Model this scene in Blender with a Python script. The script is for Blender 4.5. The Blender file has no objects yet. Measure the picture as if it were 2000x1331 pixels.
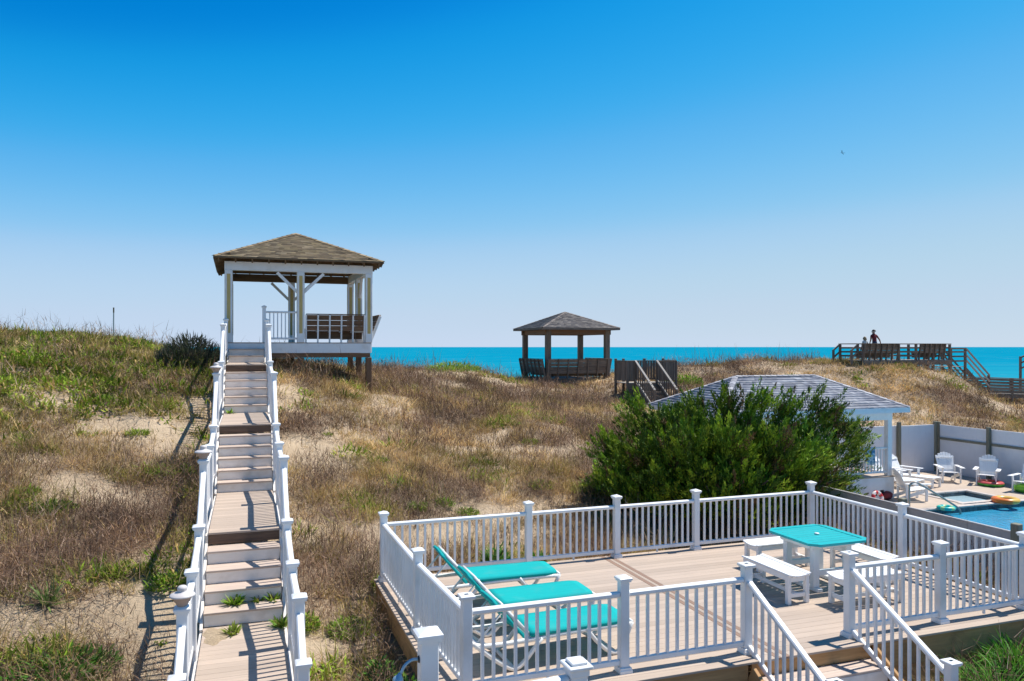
import bpy, math, random
import numpy as np
from mathutils import Vector, Matrix, Quaternion

R = math.radians
rnd = random.Random(7)
rng = np.random.default_rng(11)
scene = bpy.context.scene
COL = scene.collection

# ------------------------------------------------------------------ camera
F_PX, CX, HY = 1520.0, 1000.0, 678.0          # focal length, centre column and horizon row in photo pixels (2000 wide)
CAM_Z = 3.62
cam_d = bpy.data.cameras.new("camera"); cam = bpy.data.objects.new("camera", cam_d); COL.objects.link(cam)
cam.location = (0, 0, CAM_Z); cam.rotation_euler = (R(90), 0, 0)
cam_d.sensor_width = 36; cam_d.lens = 36 * F_PX / 2000; cam_d.shift_y = 12.5 / 2000
cam_d.clip_start = 0.1; cam_d.clip_end = 80000
scene.camera = cam

# ------------------------------------------------------------------ sky and sun
SUN_EL, SUN_DIR = R(62), Vector((0.905, 0.42, 0)).normalized()
SUN_ROT = math.atan2(SUN_DIR.x, SUN_DIR.y)
world = bpy.data.worlds.new("World"); scene.world = world; world.use_nodes = True
wn = world.node_tree.nodes; wl = world.node_tree.links
bg = wn["Background"]
sky = wn.new("ShaderNodeTexSky"); sky.sky_type = 'NISHITA'; sky.sun_disc = False
sky.sun_elevation = SUN_EL; sky.sun_rotation = SUN_ROT
sky.altitude = 0; sky.air_density = 0.7; sky.dust_density = 0.0; sky.ozone_density = 4.0
SKY_STR, EXPOSURE = 0.11, 0.4
def vmul(f):
    n = wn.new("ShaderNodeVectorMath"); n.operation = 'SCALE'; n.inputs["Scale"].default_value = f; return n
# colour grade of the whole sky, as the photograph's processing deepens its blue: one curve per channel
down, up, cur = vmul(SKY_STR), vmul(1 / SKY_STR / 2 ** EXPOSURE), wn.new("ShaderNodeRGBCurve")
GRADE = ([(.0, .0), (.105, .0), (.13, .02), (.17, .115), (.22, .24), (.30, .42), (.45, .515), (.62, .555), (1, .62)],
         [(.0, .0), (.19, .215), (.22, .325), (.30, .465), (.38, .56), (.49, .64), (.77, .685), (1, .72)],
         [(.0, .0), (.30, .46), (.39, .68), (.45, .80), (.56, .87), (.75, .865), (.85, .835), (1, .84)])
for ci, pts in enumerate(GRADE):
    c = cur.mapping.curves[ci]
    while len(c.points) < len(pts): c.points.new(.5, .5)
    for p, q in zip(c.points, pts): p.location = q
cur.mapping.use_clip = False; cur.mapping.update()
wl.new(sky.outputs[0], down.inputs[0]); wl.new(down.outputs[0], cur.inputs["Color"]); wl.new(cur.outputs[0], up.inputs[0]); wl.new(up.outputs[0], bg.inputs["Color"])
bg.inputs["Strength"].default_value = SKY_STR
sun_d = bpy.data.lights.new("sun", 'SUN'); sun_d.energy = 4.6; sun_d.angle = R(0.53); sun_d.color = (1, 0.955, 0.88)
sun = bpy.data.objects.new("sun", sun_d); COL.objects.link(sun)
to_sun = Vector((SUN_DIR.x * math.cos(SUN_EL), SUN_DIR.y * math.cos(SUN_EL), math.sin(SUN_EL)))
sun.rotation_euler = to_sun.to_track_quat('Z', 'Y').to_euler(); sun.location = (10, 5, 40)
vs = scene.view_settings
vs.view_transform = 'Standard'; vs.look = 'None'; vs.gamma = 1; vs.use_curve_mapping = False; vs.exposure = EXPOSURE
scene.cycles.max_bounces = 6; scene.cycles.transparent_max_bounces = 6

# ------------------------------------------------------------------ lot frame: s across (along the beach), t towards the sea
LOT = R(19.5); CA, SA = math.cos(LOT), math.sin(LOT)
def W2(s, t): return (s * CA - t * SA, s * SA + t * CA)
def LOTOF(x, y): return (x * CA + y * SA, -x * SA + y * CA)

# ------------------------------------------------------------------ materials
def mat(name, color, rough=0.6, spec=0.3, metallic=0.0):
    m = bpy.data.materials.new(name); m.use_nodes = True
    b = m.node_tree.nodes["Principled BSDF"]
    b.inputs["Base Color"].default_value = (*color, 1); b.inputs["Roughness"].default_value = rough
    b.inputs["Specular IOR Level"].default_value = spec; b.inputs["Metallic"].default_value = metallic
    return m
def noisy(name, c1, c2, scale=(4, 4, 4), detail=5, rough=0.65, bump=0.0, rand=0.0, spec=0.25, lo=0.3, hi=0.7, dirt=None, coord="Object", bscale=None):
    """two colours mixed by stretched noise, an optional per-object shift, optional dirt and fine bump"""
    m = mat(name, c1, rough, spec); nt = m.node_tree; L = nt.links; b = nt.nodes["Principled BSDF"]
    tc = nt.nodes.new("ShaderNodeTexCoord"); mp = nt.nodes.new("ShaderNodeMapping"); mp.inputs["Scale"].default_value = scale
    oi = nt.nodes.new("ShaderNodeObjectInfo")
    L.new(tc.outputs[coord], mp.inputs[0])
    off = nt.nodes.new("ShaderNodeMath"); off.operation = 'MULTIPLY'; off.inputs[1].default_value = 37.0; L.new(oi.outputs["Random"], off.inputs[0])
    comb = nt.nodes.new("ShaderNodeCombineXYZ")
    for i in range(3): L.new(off.outputs[0], comb.inputs[i])
    L.new(comb.outputs[0], mp.inputs["Location"])
    nz = nt.nodes.new("ShaderNodeTexNoise"); nz.inputs["Scale"].default_value = 1; nz.inputs["Detail"].default_value = detail; nz.inputs["Roughness"].default_value = 0.65
    L.new(mp.outputs[0], nz.inputs["Vector"])
    mr = nt.nodes.new("ShaderNodeMapRange"); mr.inputs["From Min"].default_value = lo; mr.inputs["From Max"].default_value = hi; L.new(nz.outputs[0], mr.inputs[0])
    mx = nt.nodes.new("ShaderNodeMix"); mx.data_type = 'RGBA'; mx.inputs[6].default_value = (*c1, 1); mx.inputs[7].default_value = (*c2, 1)
    L.new(mr.outputs[0], mx.inputs[0]); out = mx.outputs[2]
    if rand:
        mm = nt.nodes.new("ShaderNodeMapRange"); mm.inputs["To Min"].default_value = 1 - rand; mm.inputs["To Max"].default_value = 1 + rand; L.new(oi.outputs["Random"], mm.inputs[0])
        hv = nt.nodes.new("ShaderNodeHueSaturation"); L.new(mm.outputs[0], hv.inputs["Value"]); L.new(out, hv.inputs["Color"]); out = hv.outputs[0]
    if dirt:
        dc, amt, ds = dirt
        n2 = nt.nodes.new("ShaderNodeTexNoise"); n2.inputs["Scale"].default_value = ds; n2.inputs["Detail"].default_value = 6
        geo = nt.nodes.new("ShaderNodeNewGeometry"); L.new(geo.outputs["Position"], n2.inputs["Vector"])
        r2 = nt.nodes.new("ShaderNodeMapRange"); r2.inputs["From Min"].default_value = 0.52; r2.inputs["From Max"].default_value = 0.75; r2.inputs["To Max"].default_value = amt
        L.new(n2.outputs[0], r2.inputs[0])
        m2 = nt.nodes.new("ShaderNodeMix"); m2.data_type = 'RGBA'; m2.inputs[7].default_value = (*dc, 1); L.new(r2.outputs[0], m2.inputs[0]); L.new(out, m2.inputs[6]); out = m2.outputs[2]
    L.new(out, b.inputs["Base Color"])
    if bump:
        bp = nt.nodes.new("ShaderNodeBump"); bp.inputs["Strength"].default_value = bump; bp.inputs["Distance"].default_value = 0.01
        src = nz.outputs[0]
        if bscale:
            n3 = nt.nodes.new("ShaderNodeTexNoise"); n3.inputs["Scale"].default_value = bscale; n3.inputs["Detail"].default_value = 4; L.new(tc.outputs[coord], n3.inputs["Vector"]); src = n3.outputs[0]
        L.new(src, bp.inputs["Height"]); L.new(bp.outputs[0], b.inputs["Normal"])
    return m
def attr_mat(name, rough=0.7, trans=0.25, spec=0.15):
    """colour comes from the per-piece colour attribute 'tint'; thin leaves let some light through"""
    m = mat(name, (.2, .2, .1), rough, spec); nt = m.node_tree; L = nt.links; b = nt.nodes["Principled BSDF"]
    a = nt.nodes.new("ShaderNodeAttribute"); a.attribute_name = "tint"; L.new(a.outputs["Color"], b.inputs["Base Color"])
    if trans:
        tr = nt.nodes.new("ShaderNodeBsdfTranslucent"); L.new(a.outputs["Color"], tr.inputs["Color"])
        mx = nt.nodes.new("ShaderNodeMixShader"); mx.inputs[0].default_value = trans
        L.new(b.outputs[0], mx.inputs[1]); L.new(tr.outputs[0], mx.inputs[2]); L.new(mx.outputs[0], nt.nodes["Material Output"].inputs["Surface"])
    return m

M = {}
M['vinyl'] = noisy('white_vinyl', (.82, .82, .815), (.76, .76, .755), (3, 3, 3), rough=.42, spec=.4, rand=.035, dirt=((.55, .50, .43), .42, 2.6))
M['riser'] = noisy('white_painted_board', (.84, .80, .75), (.72, .67, .61), (2.0, 9, 9), rough=.6, rand=.06, dirt=((.42, .37, .30), .55, 3.0))
M['deckb'] = noisy('tan_composite_board', (.51, .405, .32), (.425, .335, .265), (1.2, 42, 42), rough=.75, bump=.3, rand=.11, dirt=((.43, .345, .28), .55, 1.6))
M['seam'] = noisy('brown_divider_board', (.33, .215, .155), (.27, .175, .125), (1.2, 42, 42), rough=.7, rand=.05)
M['tread'] = noisy('worn_tread_board', (.60, .48, .395), (.44, .34, .275), (1.2, 34, 34), rough=.75, bump=.25, rand=.08, dirt=((.60, .50, .38), .5, 4.0))
M['treated'] = noisy('brown_treated_timber', (.60, .35, .155), (.36, .20, .085), (1.6, 22, 22), rough=.75, bump=.4, rand=.12, lo=.25, hi=.75, dirt=((.09, .055, .035), .6, 3.5))
M['darkbeam'] = noisy('stained_nosing_timber', (.17, .11, .075), (.08, .055, .04), (1.6, 22, 22), rough=.8, bump=.4, rand=.1)
M['grey'] = noisy('weathered_grey_timber', (.25, .195, .15), (.125, .098, .078), (1.3, 26, 26), rough=.85, bump=.5, rand=.22, dirt=((.10, .08, .065), .5, 2.0))
M['silver'] = noisy('silvered_handrail_timber', (.42, .385, .34), (.29, .26, .23), (1.3, 26, 26), rough=.85, rand=.12)
M['post_green'] = noisy('greenish_fence_post', (.27, .25, .185), (.17, .16, .115), (3, 22, 22), rough=.85, rand=.12)
M['yellow'] = noisy('yellow_trim_panel', (.60, .44, .17), (.52, .38, .15), (3, 8, 8), rough=.55)
M['bench'] = noisy('brown_bench_board', (.22, .125, .072), (.13, .075, .045), (1.4, 24, 24), rough=.75, rand=.15)
M['soffit'] = noisy('brown_roof_sheathing', (.20, .13, .07), (.13, .085, .048), (1.5, 14, 14), rough=.8, rand=.08)
M['teal_sling'] = noisy('turquoise_sling_fabric', (.012, .42, .405), (.010, .34, .33), (4, 30, 30), rough=.85, spec=.1, bump=.12, lo=.2, hi=.8, dirt=((.08, .36, .34), .5, 4.0))
M['teal_top'] = noisy('turquoise_painted_slat', (.014, .45, .45), (.011, .39, .395), (2, 20, 20), rough=.42, spec=.4, rand=.03)
M['pvc'] = noisy('white_pvc_frame', (.80, .79, .76), (.74, .73, .69), (5, 5, 5), rough=.35, spec=.4)
M['bench_w'] = noisy('white_bench_slat', (.86, .855, .84), (.80, .79, .77), (2, 18, 18), rough=.5, rand=.03)
M['fence_g'] = noisy('grey_fence_panel', (.52, .485, .465), (.44, .41, .39), (2, 2, 2), rough=.6, rand=.08, dirt=((.25, .22, .2), .3, 1.2))
M['fence_w'] = noisy('white_fence_panel', (.78, .78, .79), (.72, .72, .73), (2, 2, 2), rough=.45, spec=.35, dirt=((.5, .48, .44), .2, 1.2))
M['copper'] = noisy('weathered_copper_collar', (.46, .34, .275), (.37, .28, .23), (9, 9, 9), rough=.55)
M['hat'] = noisy('pale_weathered_hat', (.66, .62, .595), (.56, .51, .485), (7, 7, 7), rough=.5)
M['black'] = mat('dark_solar_glass', (.02, .022, .03), .25, .5)
M['steel'] = mat('brushed_steel', (.36, .34, .31), .38, .5, .7)
M['bluegrey'] = mat('oxidised_blue_metal', (.33, .47, .55), .4, .5, .3)
M['concrete'] = noisy('pool_deck_concrete', (.52, .42, .33), (.44, .35, .275), (1.5, 1.5, 1.5), rough=.85, dirt=((.45, .38, .31), .5, .9), bump=.15, bscale=60)
M['coping'] = noisy('pale_coping_stone', (.60, .52, .46), (.50, .43, .38), (5, 5, 5), rough=.7, rand=.08)
M['tile'] = noisy('dark_pool_tile', (.09, .12, .14), (.05, .07, .085), (9, 9, 9), rough=.25, spec=.5, rand=.3)
M['poolfloor'] = mat('pool_plaster', (.10, .42, .62), .6)
M['spafloor'] = mat('spa_plaster', (.38, .52, .56), .6)
M['shingle_b'] = attr_mat('brown_asphalt_shingle', .9, 0, .1)
M['leaf'] = attr_mat('leaf_blade', .55, .30, .25)
M['dry'] = attr_mat('dry_blade', .8, .22, .1)
M['needle'] = attr_mat('juniper_needle', .6, .06, .2)
M['bark'] = noisy('brown_bark', (.13, .09, .065), (.07, .05, .04), (3, 14, 14), rough=.9, bump=.5)

def water_mat(name, color, rough, bump_scale, bump, alpha_mix):
    m = mat(name, color, rough, .5); nt = m.node_tree; L = nt.links; b = nt.nodes["Principled BSDF"]
    b.inputs["IOR"].default_value = 1.33
    tc = nt.nodes.new("ShaderNodeNewGeometry"); nz = nt.nodes.new("ShaderNodeTexNoise"); nz.inputs["Scale"].default_value = bump_scale; nz.inputs["Detail"].default_value = 4
    L.new(tc.outputs["Position"], nz.inputs["Vector"]); bp = nt.nodes.new("ShaderNodeBump"); bp.inputs["Strength"].default_value = bump; bp.inputs["Distance"].default_value = .05
    L.new(nz.outputs[0], bp.inputs["Height"]); L.new(bp.outputs[0], b.inputs["Normal"])
    b.inputs["Transmission Weight"].default_value = alpha_mix
    return m
M['pool'] = water_mat('pool_water', (.06, .42, .66), .06, 5, .35, .35)
M['spa'] = water_mat('spa_water', (.42, .58, .63), .08, 7, .25, .1)

# sea: turquoise water with long swell lines of slightly different blue
m = mat('sea_water', (.0, .27, .40), .7, .0); nt = m.node_tree; Lk = nt.links; b = nt.nodes["Principled BSDF"]
geo = nt.nodes.new("ShaderNodeNewGeometry"); mp = nt.nodes.new("ShaderNodeMapping"); mp.inputs["Scale"].default_value = (.006, .045, 1); mp.inputs["Rotation"].default_value = (0, 0, -LOT)
Lk.new(geo.outputs["Position"], mp.inputs[0]); nz = nt.nodes.new("ShaderNodeTexNoise"); nz.inputs["Scale"].default_value = 1; nz.inputs["Detail"].default_value = 6; nz.inputs["Roughness"].default_value = .6; Lk.new(mp.outputs[0], nz.inputs["Vector"])
cr = nt.nodes.new("ShaderNodeValToRGB"); cr.color_ramp.elements[0].position = .33; cr.color_ramp.elements[0].color = (.0, .18, .30, 1); cr.color_ramp.elements[1].position = .68; cr.color_ramp.elements[1].color = (.006, .255, .355, 1)
Lk.new(nz.outputs[0], cr.inputs[0])
sp_ = nt.nodes.new("ShaderNodeSeparateXYZ"); Lk.new(mp.outputs[0], sp_.inputs[0]); sh = nt.nodes.new("ShaderNodeMapRange"); sh.inputs["From Min"].default_value = 3; sh.inputs["From Max"].default_value = 22; sh.inputs["To Min"].default_value = .55; sh.inputs["To Max"].default_value = 0
Lk.new(sp_.outputs["Y"], sh.inputs[0]); mx = nt.nodes.new("ShaderNodeMix"); mx.data_type = 'RGBA'; mx.inputs[7].default_value = (.035, .31, .37, 1); Lk.new(sh.outputs[0], mx.inputs[0]); Lk.new(cr.outputs[0], mx.inputs[6])
# thin broken foam lines of small waves
mp2 = nt.nodes.new("ShaderNodeMapping"); mp2.inputs["Scale"].default_value = (.02, .16, 1); mp2.inputs["Rotation"].default_value = (0, 0, -LOT); Lk.new(geo.outputs["Position"], mp2.inputs[0])
n4 = nt.nodes.new("ShaderNodeTexNoise"); n4.inputs["Scale"].default_value = 1; n4.inputs["Detail"].default_value = 5; Lk.new(mp2.outputs[0], n4.inputs["Vector"]); fo = nt.nodes.new("ShaderNodeMapRange"); fo.inputs["From Min"].default_value = .64; fo.inputs["From Max"].default_value = .74; fo.inputs["To Max"].default_value = .45; Lk.new(n4.outputs[0], fo.inputs[0])
mx3 = nt.nodes.new("ShaderNodeMix"); mx3.data_type = 'RGBA'; mx3.inputs[7].default_value = (.45, .60, .62, 1); Lk.new(fo.outputs[0], mx3.inputs[0]); Lk.new(mx.outputs[2], mx3.inputs[6]); Lk.new(mx3.outputs[2], b.inputs["Base Color"]); M['sea'] = m

# sand, with plant litter where the ground carries vegetation ('litter' attribute), plus an added dark strip before the deck
m = mat('dune_sand', (.58, .43, .27), .95, .05); nt = m.node_tree; Lk = nt.links; b = nt.nodes["Principled BSDF"]
geo = nt.nodes.new("ShaderNodeNewGeometry")
n1 = nt.nodes.new("ShaderNodeTexNoise"); n1.inputs["Scale"].default_value = 1.3; n1.inputs["Detail"].default_value = 8; Lk.new(geo.outputs["Position"], n1.inputs["Vector"])
c1 = nt.nodes.new("ShaderNodeValToRGB"); c1.color_ramp.elements[0].position = .3; c1.color_ramp.elements[0].color = (.56, .42, .275, 1); c1.color_ramp.elements[1].position = .7; c1.color_ramp.elements[1].color = (.78, .61, .42, 1); Lk.new(n1.outputs[0], c1.inputs[0])
n2 = nt.nodes.new("ShaderNodeTexNoise"); n2.inputs["Scale"].default_value = 16; n2.inputs["Detail"].default_value = 7; n2.inputs["Roughness"].default_value = .75; Lk.new(geo.outputs["Position"], n2.inputs["Vector"])
at_ = nt.nodes.new("ShaderNodeAttribute"); at_.attribute_name = "litter"
ad = nt.nodes.new("ShaderNodeMath"); ad.operation = 'ADD'; Lk.new(at_.outputs["Fac"], ad.inputs[0]); Lk.new(n2.outputs[0], ad.inputs[1])
mr = nt.nodes.new("ShaderNodeMapRange"); mr.inputs["From Min"].default_value = .72; mr.inputs["From Max"].default_value = 1.25; Lk.new(ad.outputs[0], mr.inputs[0])
mx = nt.nodes.new("ShaderNodeMix"); mx.data_type = 'RGBA'; mx.inputs[7].default_value = (.36, .265, .185, 1); Lk.new(mr.outputs[0], mx.inputs[0]); Lk.new(c1.outputs[0], mx.inputs[6]); Lk.new(mx.outputs[2], b.inputs["Base Color"])
bp = nt.nodes.new("ShaderNodeBump"); bp.inputs["Strength"].default_value = 1.0; bp.inputs["Distance"].default_value = .09; Lk.new(n2.outputs[0], bp.inputs["Height"]); Lk.new(bp.outputs[0], b.inputs["Normal"]); M['sand'] = m

# ------------------------------------------------------------------ mesh and object helpers
CACHE = {}
WM = {}; ORG = {}
def mesh_from(name, verts, faces, material, smooth=False):
    me = bpy.data.meshes.new(name); me.from_pydata([tuple(v) for v in verts], [], faces)
    if material is not None: me.materials.append(M[material] if isinstance(material, str) else material)
    if smooth: me.polygons.foreach_set("use_smooth", [True] * len(me.polygons))
    me.update(); return me
def cbox_geo(dx, dy, dz, b):
    b = min(b, .45 * min(dx, dy, dz)); hx, hy, hz = dx / 2, dy / 2, dz / 2
    V = []; idx = {}
    for sx in (-1, 1):
        for sy in (-1, 1):
            for sz in (-1, 1):
                for ax in range(3):
                    p = [sx * (hx - b), sy * (hy - b), sz * (hz - b)]; p[ax] = (sx * hx, sy * hy, sz * hz)[ax]
                    idx[(sx, sy, sz, ax)] = len(V); V.append(p)
    Fc = []
    for ax in range(3):
        o1, o2 = [(1, 2), (2, 0), (0, 1)][ax]
        for sg in (-1, 1):
            q = []
            for a, c in ((-1, -1), (1, -1), (1, 1), (-1, 1)):
                k = [0, 0, 0]; k[ax] = sg; k[o1] = a; k[o2] = c; q.append(idx[(*k, ax)])
            Fc.append(q if sg > 0 else q[::-1])
    for ax in range(3):                                   # edges parallel to ax
        o1, o2 = [(1, 2), (2, 0), (0, 1)][ax]
        for a in (-1, 1):
            for c in (-1, 1):
                k0 = [0] * 3; k0[ax] = -1; k0[o1] = a; k0[o2] = c; k1 = list(k0); k1[ax] = 1
                q = [idx[(*k0, o1)], idx[(*k1, o1)], idx[(*k1, o2)], idx[(*k0, o2)]]
                Fc.append(q if a * c < 0 else q[::-1])
    for sx in (-1, 1):
        for sy in (-1, 1):
            for sz in (-1, 1):
                q = [idx[(sx, sy, sz, i)] for i in range(3)]
                Fc.append(q if sx * sy * sz > 0 else q[::-1])
    return V, Fc
def cbox(dx, dy, dz, b, material):
    k = (round(dx, 3), round(dy, 3), round(dz, 3), round(b, 4), material)
    if k not in CACHE:
        v, f = cbox_geo(dx, dy, dz, b); CACHE[k] = mesh_from("board", v, f, material)
    return CACHE[k]
def tag(o, label=None, cat=None, group=None, kind=None):
    if label: o["label"] = label
    if cat: o["category"] = cat
    if group: o["group"] = group
    if kind: o["kind"] = kind
    return o
def thing(name, label, cat, s, t, z=0, group=None, rz=0.0, world=False, local=False):
    """an Empty at the thing's base. Parts are given in lot coordinates (s, t, z), or in the thing's own when local"""
    o = bpy.data.objects.new(name, None); COL.objects.link(o); o.empty_display_size = .3
    x, y = (s, t) if world else W2(s, t)
    o.location = (x, y, z); o.rotation_euler = (0, 0, LOT + rz if not world else rz)
    tag(o, label, cat, group); WM[o.name] = Matrix.Identity(4)
    ORG[o.name] = Vector((0, 0, 0)) if local else Vector((s, t, z)); return o
def root_of(o):
    while o.parent: o = o.parent
    return o
def put(name, me, parent, mtx=None, label=None):
    o = bpy.data.objects.new(name, me); COL.objects.link(o); o.parent = parent
    mtx = Matrix.Translation(-ORG[root_of(parent).name]) @ (mtx or Matrix.Identity(4))
    o.matrix_basis = WM[parent.name].inverted() @ mtx; WM[o.name] = mtx
    if label: o["label"] = label
    return o
def frame_of(p0, p1, up=(0, 0, 1)):
    p0, p1 = Vector(p0), Vector(p1); x = (p1 - p0); L = x.length; x.normalize(); up = Vector(up)
    if abs(x.dot(up)) > .98: up = Vector((0, 1, 0)) if abs(x.y) < .9 else Vector((1, 0, 0))
    y = up.cross(x).normalized(); z = x.cross(y)
    m = Matrix((x, y, z)).transposed().to_4x4(); m.translation = (p0 + p1) / 2
    return m, L
def bar(name, parent, material, p0, p1, w, h, b=.006, up=(0, 0, 1)):
    m, L = frame_of(p0, p1, up)
    return put(name, cbox(L, w, h, b, material), parent, m)
def box(name, parent, material, x0, x1, y0, y1, z0, z1, b=.006):
    d = (x1 - x0, y1 - y0, z1 - z0); c = ((x0 + x1) / 2, (y0 + y1) / 2, (z0 + z1) / 2); ax = d.index(max(d))
    if ax == 0: return bar(name, parent, material, (x0, c[1], c[2]), (x1, c[1], c[2]), d[1], d[2], b)
    if ax == 1: return bar(name, parent, material, (c[0], y0, c[2]), (c[0], y1, c[2]), d[0], d[2], b)
    m, L = frame_of((c[0], c[1], z0), (c[0], c[1], z1))     # y axis of the frame = world x here? handled by up vector
    x = Vector((0, 0, 1)); y = Vector((1, 0, 0)); z = x.cross(y)
    m = Matrix((x, y, z)).transposed().to_4x4(); m.translation = c
    return put(name, cbox(L, d[0], d[1], b, material), parent, m)
def tube_geo(pts, r, n=8, closed=False, r_end=None):
    pts = [Vector(p) for p in pts]; V = []; Fc = []; up = Vector((.13, .21, .97)); k = len(pts)
    for i, p in enumerate(pts):
        d = (pts[(i + 1) % k] - pts[i - 1]) if closed else (pts[min(i + 1, k - 1)] - pts[max(i - 1, 0)])
        d.normalize(); a = d.cross(up)
        if a.length < .05: a = d.cross(Vector((1, 0, 0)))
        a.normalize(); c = d.cross(a); rr = r if r_end is None else r + (r_end - r) * i / (k - 1)
        for j in range(n):
            th = 2 * math.pi * j / n; V.append(p + a * (rr * math.cos(th)) + c * (rr * math.sin(th)))
    for i in range(k if closed else k - 1):
        for j in range(n):
            a0 = i * n + j; a1 = i * n + (j + 1) % n; b0 = ((i + 1) % k) * n + j; b1 = ((i + 1) % k) * n + (j + 1) % n
            Fc.append((a0, b0, b1, a1))
    if not closed: Fc.append(tuple(range(n))); Fc.append(tuple(range((k - 1) * n, k * n))[::-1])
    return V, Fc
def tube(name, parent, material, pts, r, n=8, closed=False, r_end=None):
    v, f = tube_geo(pts, r, n, closed, r_end); return put(name, mesh_from(name, v, f, material, True), parent)
def smooth_path(pts, n=6):
    """Catmull-Rom through the points"""
    P = [Vector(p) for p in pts]; P = [2 * P[0] - P[1]] + P + [2 * P[-1] - P[-2]]; out = []
    for i in range(1, len(P) - 2):
        for j in range(n):
            u = j / n; a, b_, c, d = P[i - 1], P[i], P[i + 1], P[i + 2]
            out.append(.5 * ((2 * b_) + (c - a) * u + (2 * a - 5 * b_ + 4 * c - d) * u * u + (3 * b_ - a - 3 * c + d) * u ** 3))
    out.append(P[-2]); return out
def lathe_geo(prof, n=20):
    V = []; Fc = []
    for r, z in prof:
        for j in range(n):
            th = 2 * math.pi * j / n; V.append((r * math.cos(th), r * math.sin(th), z))
    for i in range(len(prof) - 1):
        for j in range(n): Fc.append((i * n + j, i * n + (j + 1) % n, (i + 1) * n + (j + 1) % n, (i + 1) * n + j))
    Fc.append(tuple(range(n))[::-1]); Fc.append(tuple(range((len(prof) - 1) * n, len(prof) * n))); return V, Fc
def lathe(key, prof, material, n=20):
    if key not in CACHE:
        v, f = lathe_geo(prof, n); CACHE[key] = mesh_from(key, v, f, material, True)
        me = CACHE[key]; 
    return CACHE[key]
def prism(name, parent, material, poly, thick, axis_m=None):
    """polygon (list of (x, y, z)) extruded down by thick along its own normal"""
    P = [Vector(p) for p in poly]; nrm = (P[1] - P[0]).cross(P[2] - P[0]).normalized(); n = len(P)
    V = P + [p - nrm * thick for p in P]; Fc = [tuple(range(n)), tuple(range(n, 2 * n))[::-1]]
    for i in range(n): Fc.append((i, n + i, n + (i + 1) % n, (i + 1) % n))
    return put(name, mesh_from(name, V, Fc, material), parent)
def T(x, y, z): return Matrix.Translation((x, y, z))
def tint_mesh(name, V, Fs, tint, material, smooth=False):
    """numpy mesh: V (n,3), Fs list of face arrays (m,3) or (m,4), tint (n,3) per vertex"""
    me = bpy.data.meshes.new(name); nv = len(V); me.vertices.add(nv); me.vertices.foreach_set("co", np.asarray(V, np.float32).ravel())
    loops = np.concatenate([f.ravel() for f in Fs]); sizes = np.concatenate([np.full(len(f), f.shape[1]) for f in Fs])
    me.loops.add(len(loops)); me.loops.foreach_set("vertex_index", loops.astype(np.int32))
    me.polygons.add(len(sizes)); st = np.concatenate([[0], np.cumsum(sizes)[:-1]])
    me.polygons.foreach_set("loop_start", st.astype(np.int32)); me.polygons.foreach_set("loop_total", sizes.astype(np.int32))
    me.update(calc_edges=True)
    ca = me.color_attributes.new("tint", 'FLOAT_COLOR', 'POINT'); c4 = np.ones((nv, 4), np.float32); c4[:, :3] = tint; ca.data.foreach_set("color", c4.ravel())
    if smooth: me.polygons.foreach_set("use_smooth", np.ones(len(sizes), bool))
    me.materials.append(M[material]); return me

# ------------------------------------------------------------------ terrain
CTRL = np.array([
    (-3, 9.5, -.35), (-7, 9, -.2), (-3, 12, .25), (-7, 12, .5), (-3, 15.5, 1.0), (-7, 16, 1.6), (-3, 19.5, 2.0), (-7, 20, 2.7), (-3, 22.5, 2.9), (-7, 23, 3.45),
    (-1.6, 25, 3.35), (-5, 25.5, 3.75), (-10, 25, 4.25), (-10, 18, 2.5), (-14, 20, 3.3), (-16, 25, 4.45), (-30, 25, 4.0), (-30, 8, .2), (-12, 12, .7), (-3, 29, 3.5), (-10, 30, 3.6), (-20, 32, 3.2),
    (0, 8.5, -.5), (0, 11, -.32), (.1, 12.3, .25), (.1, 15.4, .55), (.1, 17, 1.3), (.1, 20, 1.65), (.1, 21.6, 2.5), (.1, 24, 2.85), (.5, 27, 3.1),
    (1.5, 9, -.62), (1.2, 6, -.85), (1.5, 11.8, -.28), (2, 14, .1), (2, 17, .8), (2, 20, 1.45), (2, 23, 2.3), (2.2, 25, 2.75), (4, 25, 2.15), (4.2, 29, 2.55), (1, 30, 3.0),
    (4, 12.6, -.3), (6, 12.6, -.32), (8, 12.6, -.45), (10.3, 12.8, -.4), (11.3, 10, -.2), (11.2, 7, -.25), (5, 6.2, -.85), (8, 5.8, -.85), (9.5, 6.6, -.62), (12.3, 5, -.6), (3, 3, -1), (8, 3, -1),
    (5, 16, .25), (9, 16, .0), (5, 20, 1.0), (10, 20, .65), (12, 24, .7), (8, 25, 1.45), (8, 30, 2.05), (10.3, 36.5, 2.6), (5.5, 36, 2.55), (2, 38, 2.5), (12, 30, 1.55),
    (14.2, 37, 1.5), (13.2, 34, 1.75), (17, 37.5, 1.55), (11.8, 40, 2.15), (15.5, 42, 1.75), (19, 42, 1.6), (16, 32, 1.25), (15, 28, .9), (20, 26, .15), (20, 31, 1.5), (22, 35.5, 2.6), (26, 35.5, 2.78), (30, 34.5, 2.8), (34, 33, 2.5), (31, 31.4, 2.6), (34, 31.2, 2.45), (36.6, 31.3, 1.9), (38.5, 31.5, .6), (37.6, 29.6, .5), (36, 28.6, .75), (41, 29, .1), (43, 30, .1), (28, 29, 1.15), (26, 25.5, .15), (34, 27, .5), (40, 25, .0),
    (5, 44, .7), (10, 45, .6), (17, 44, .9), (26, 43, 1.0), (-5, 42, 1.0), (36, 42, 1.0), (5, 58, -4.2), (25, 58, -4.2), (-15, 58, -4.2), (45, 58, -4.2), (70, 35, 2.3), (70, 25, .2), (70, 50, -1.5), (-32, 45, .5), (70, 10, -1), (-32, -4, -.8), (70, -4, -1), (10, -4, -1)], float)
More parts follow.
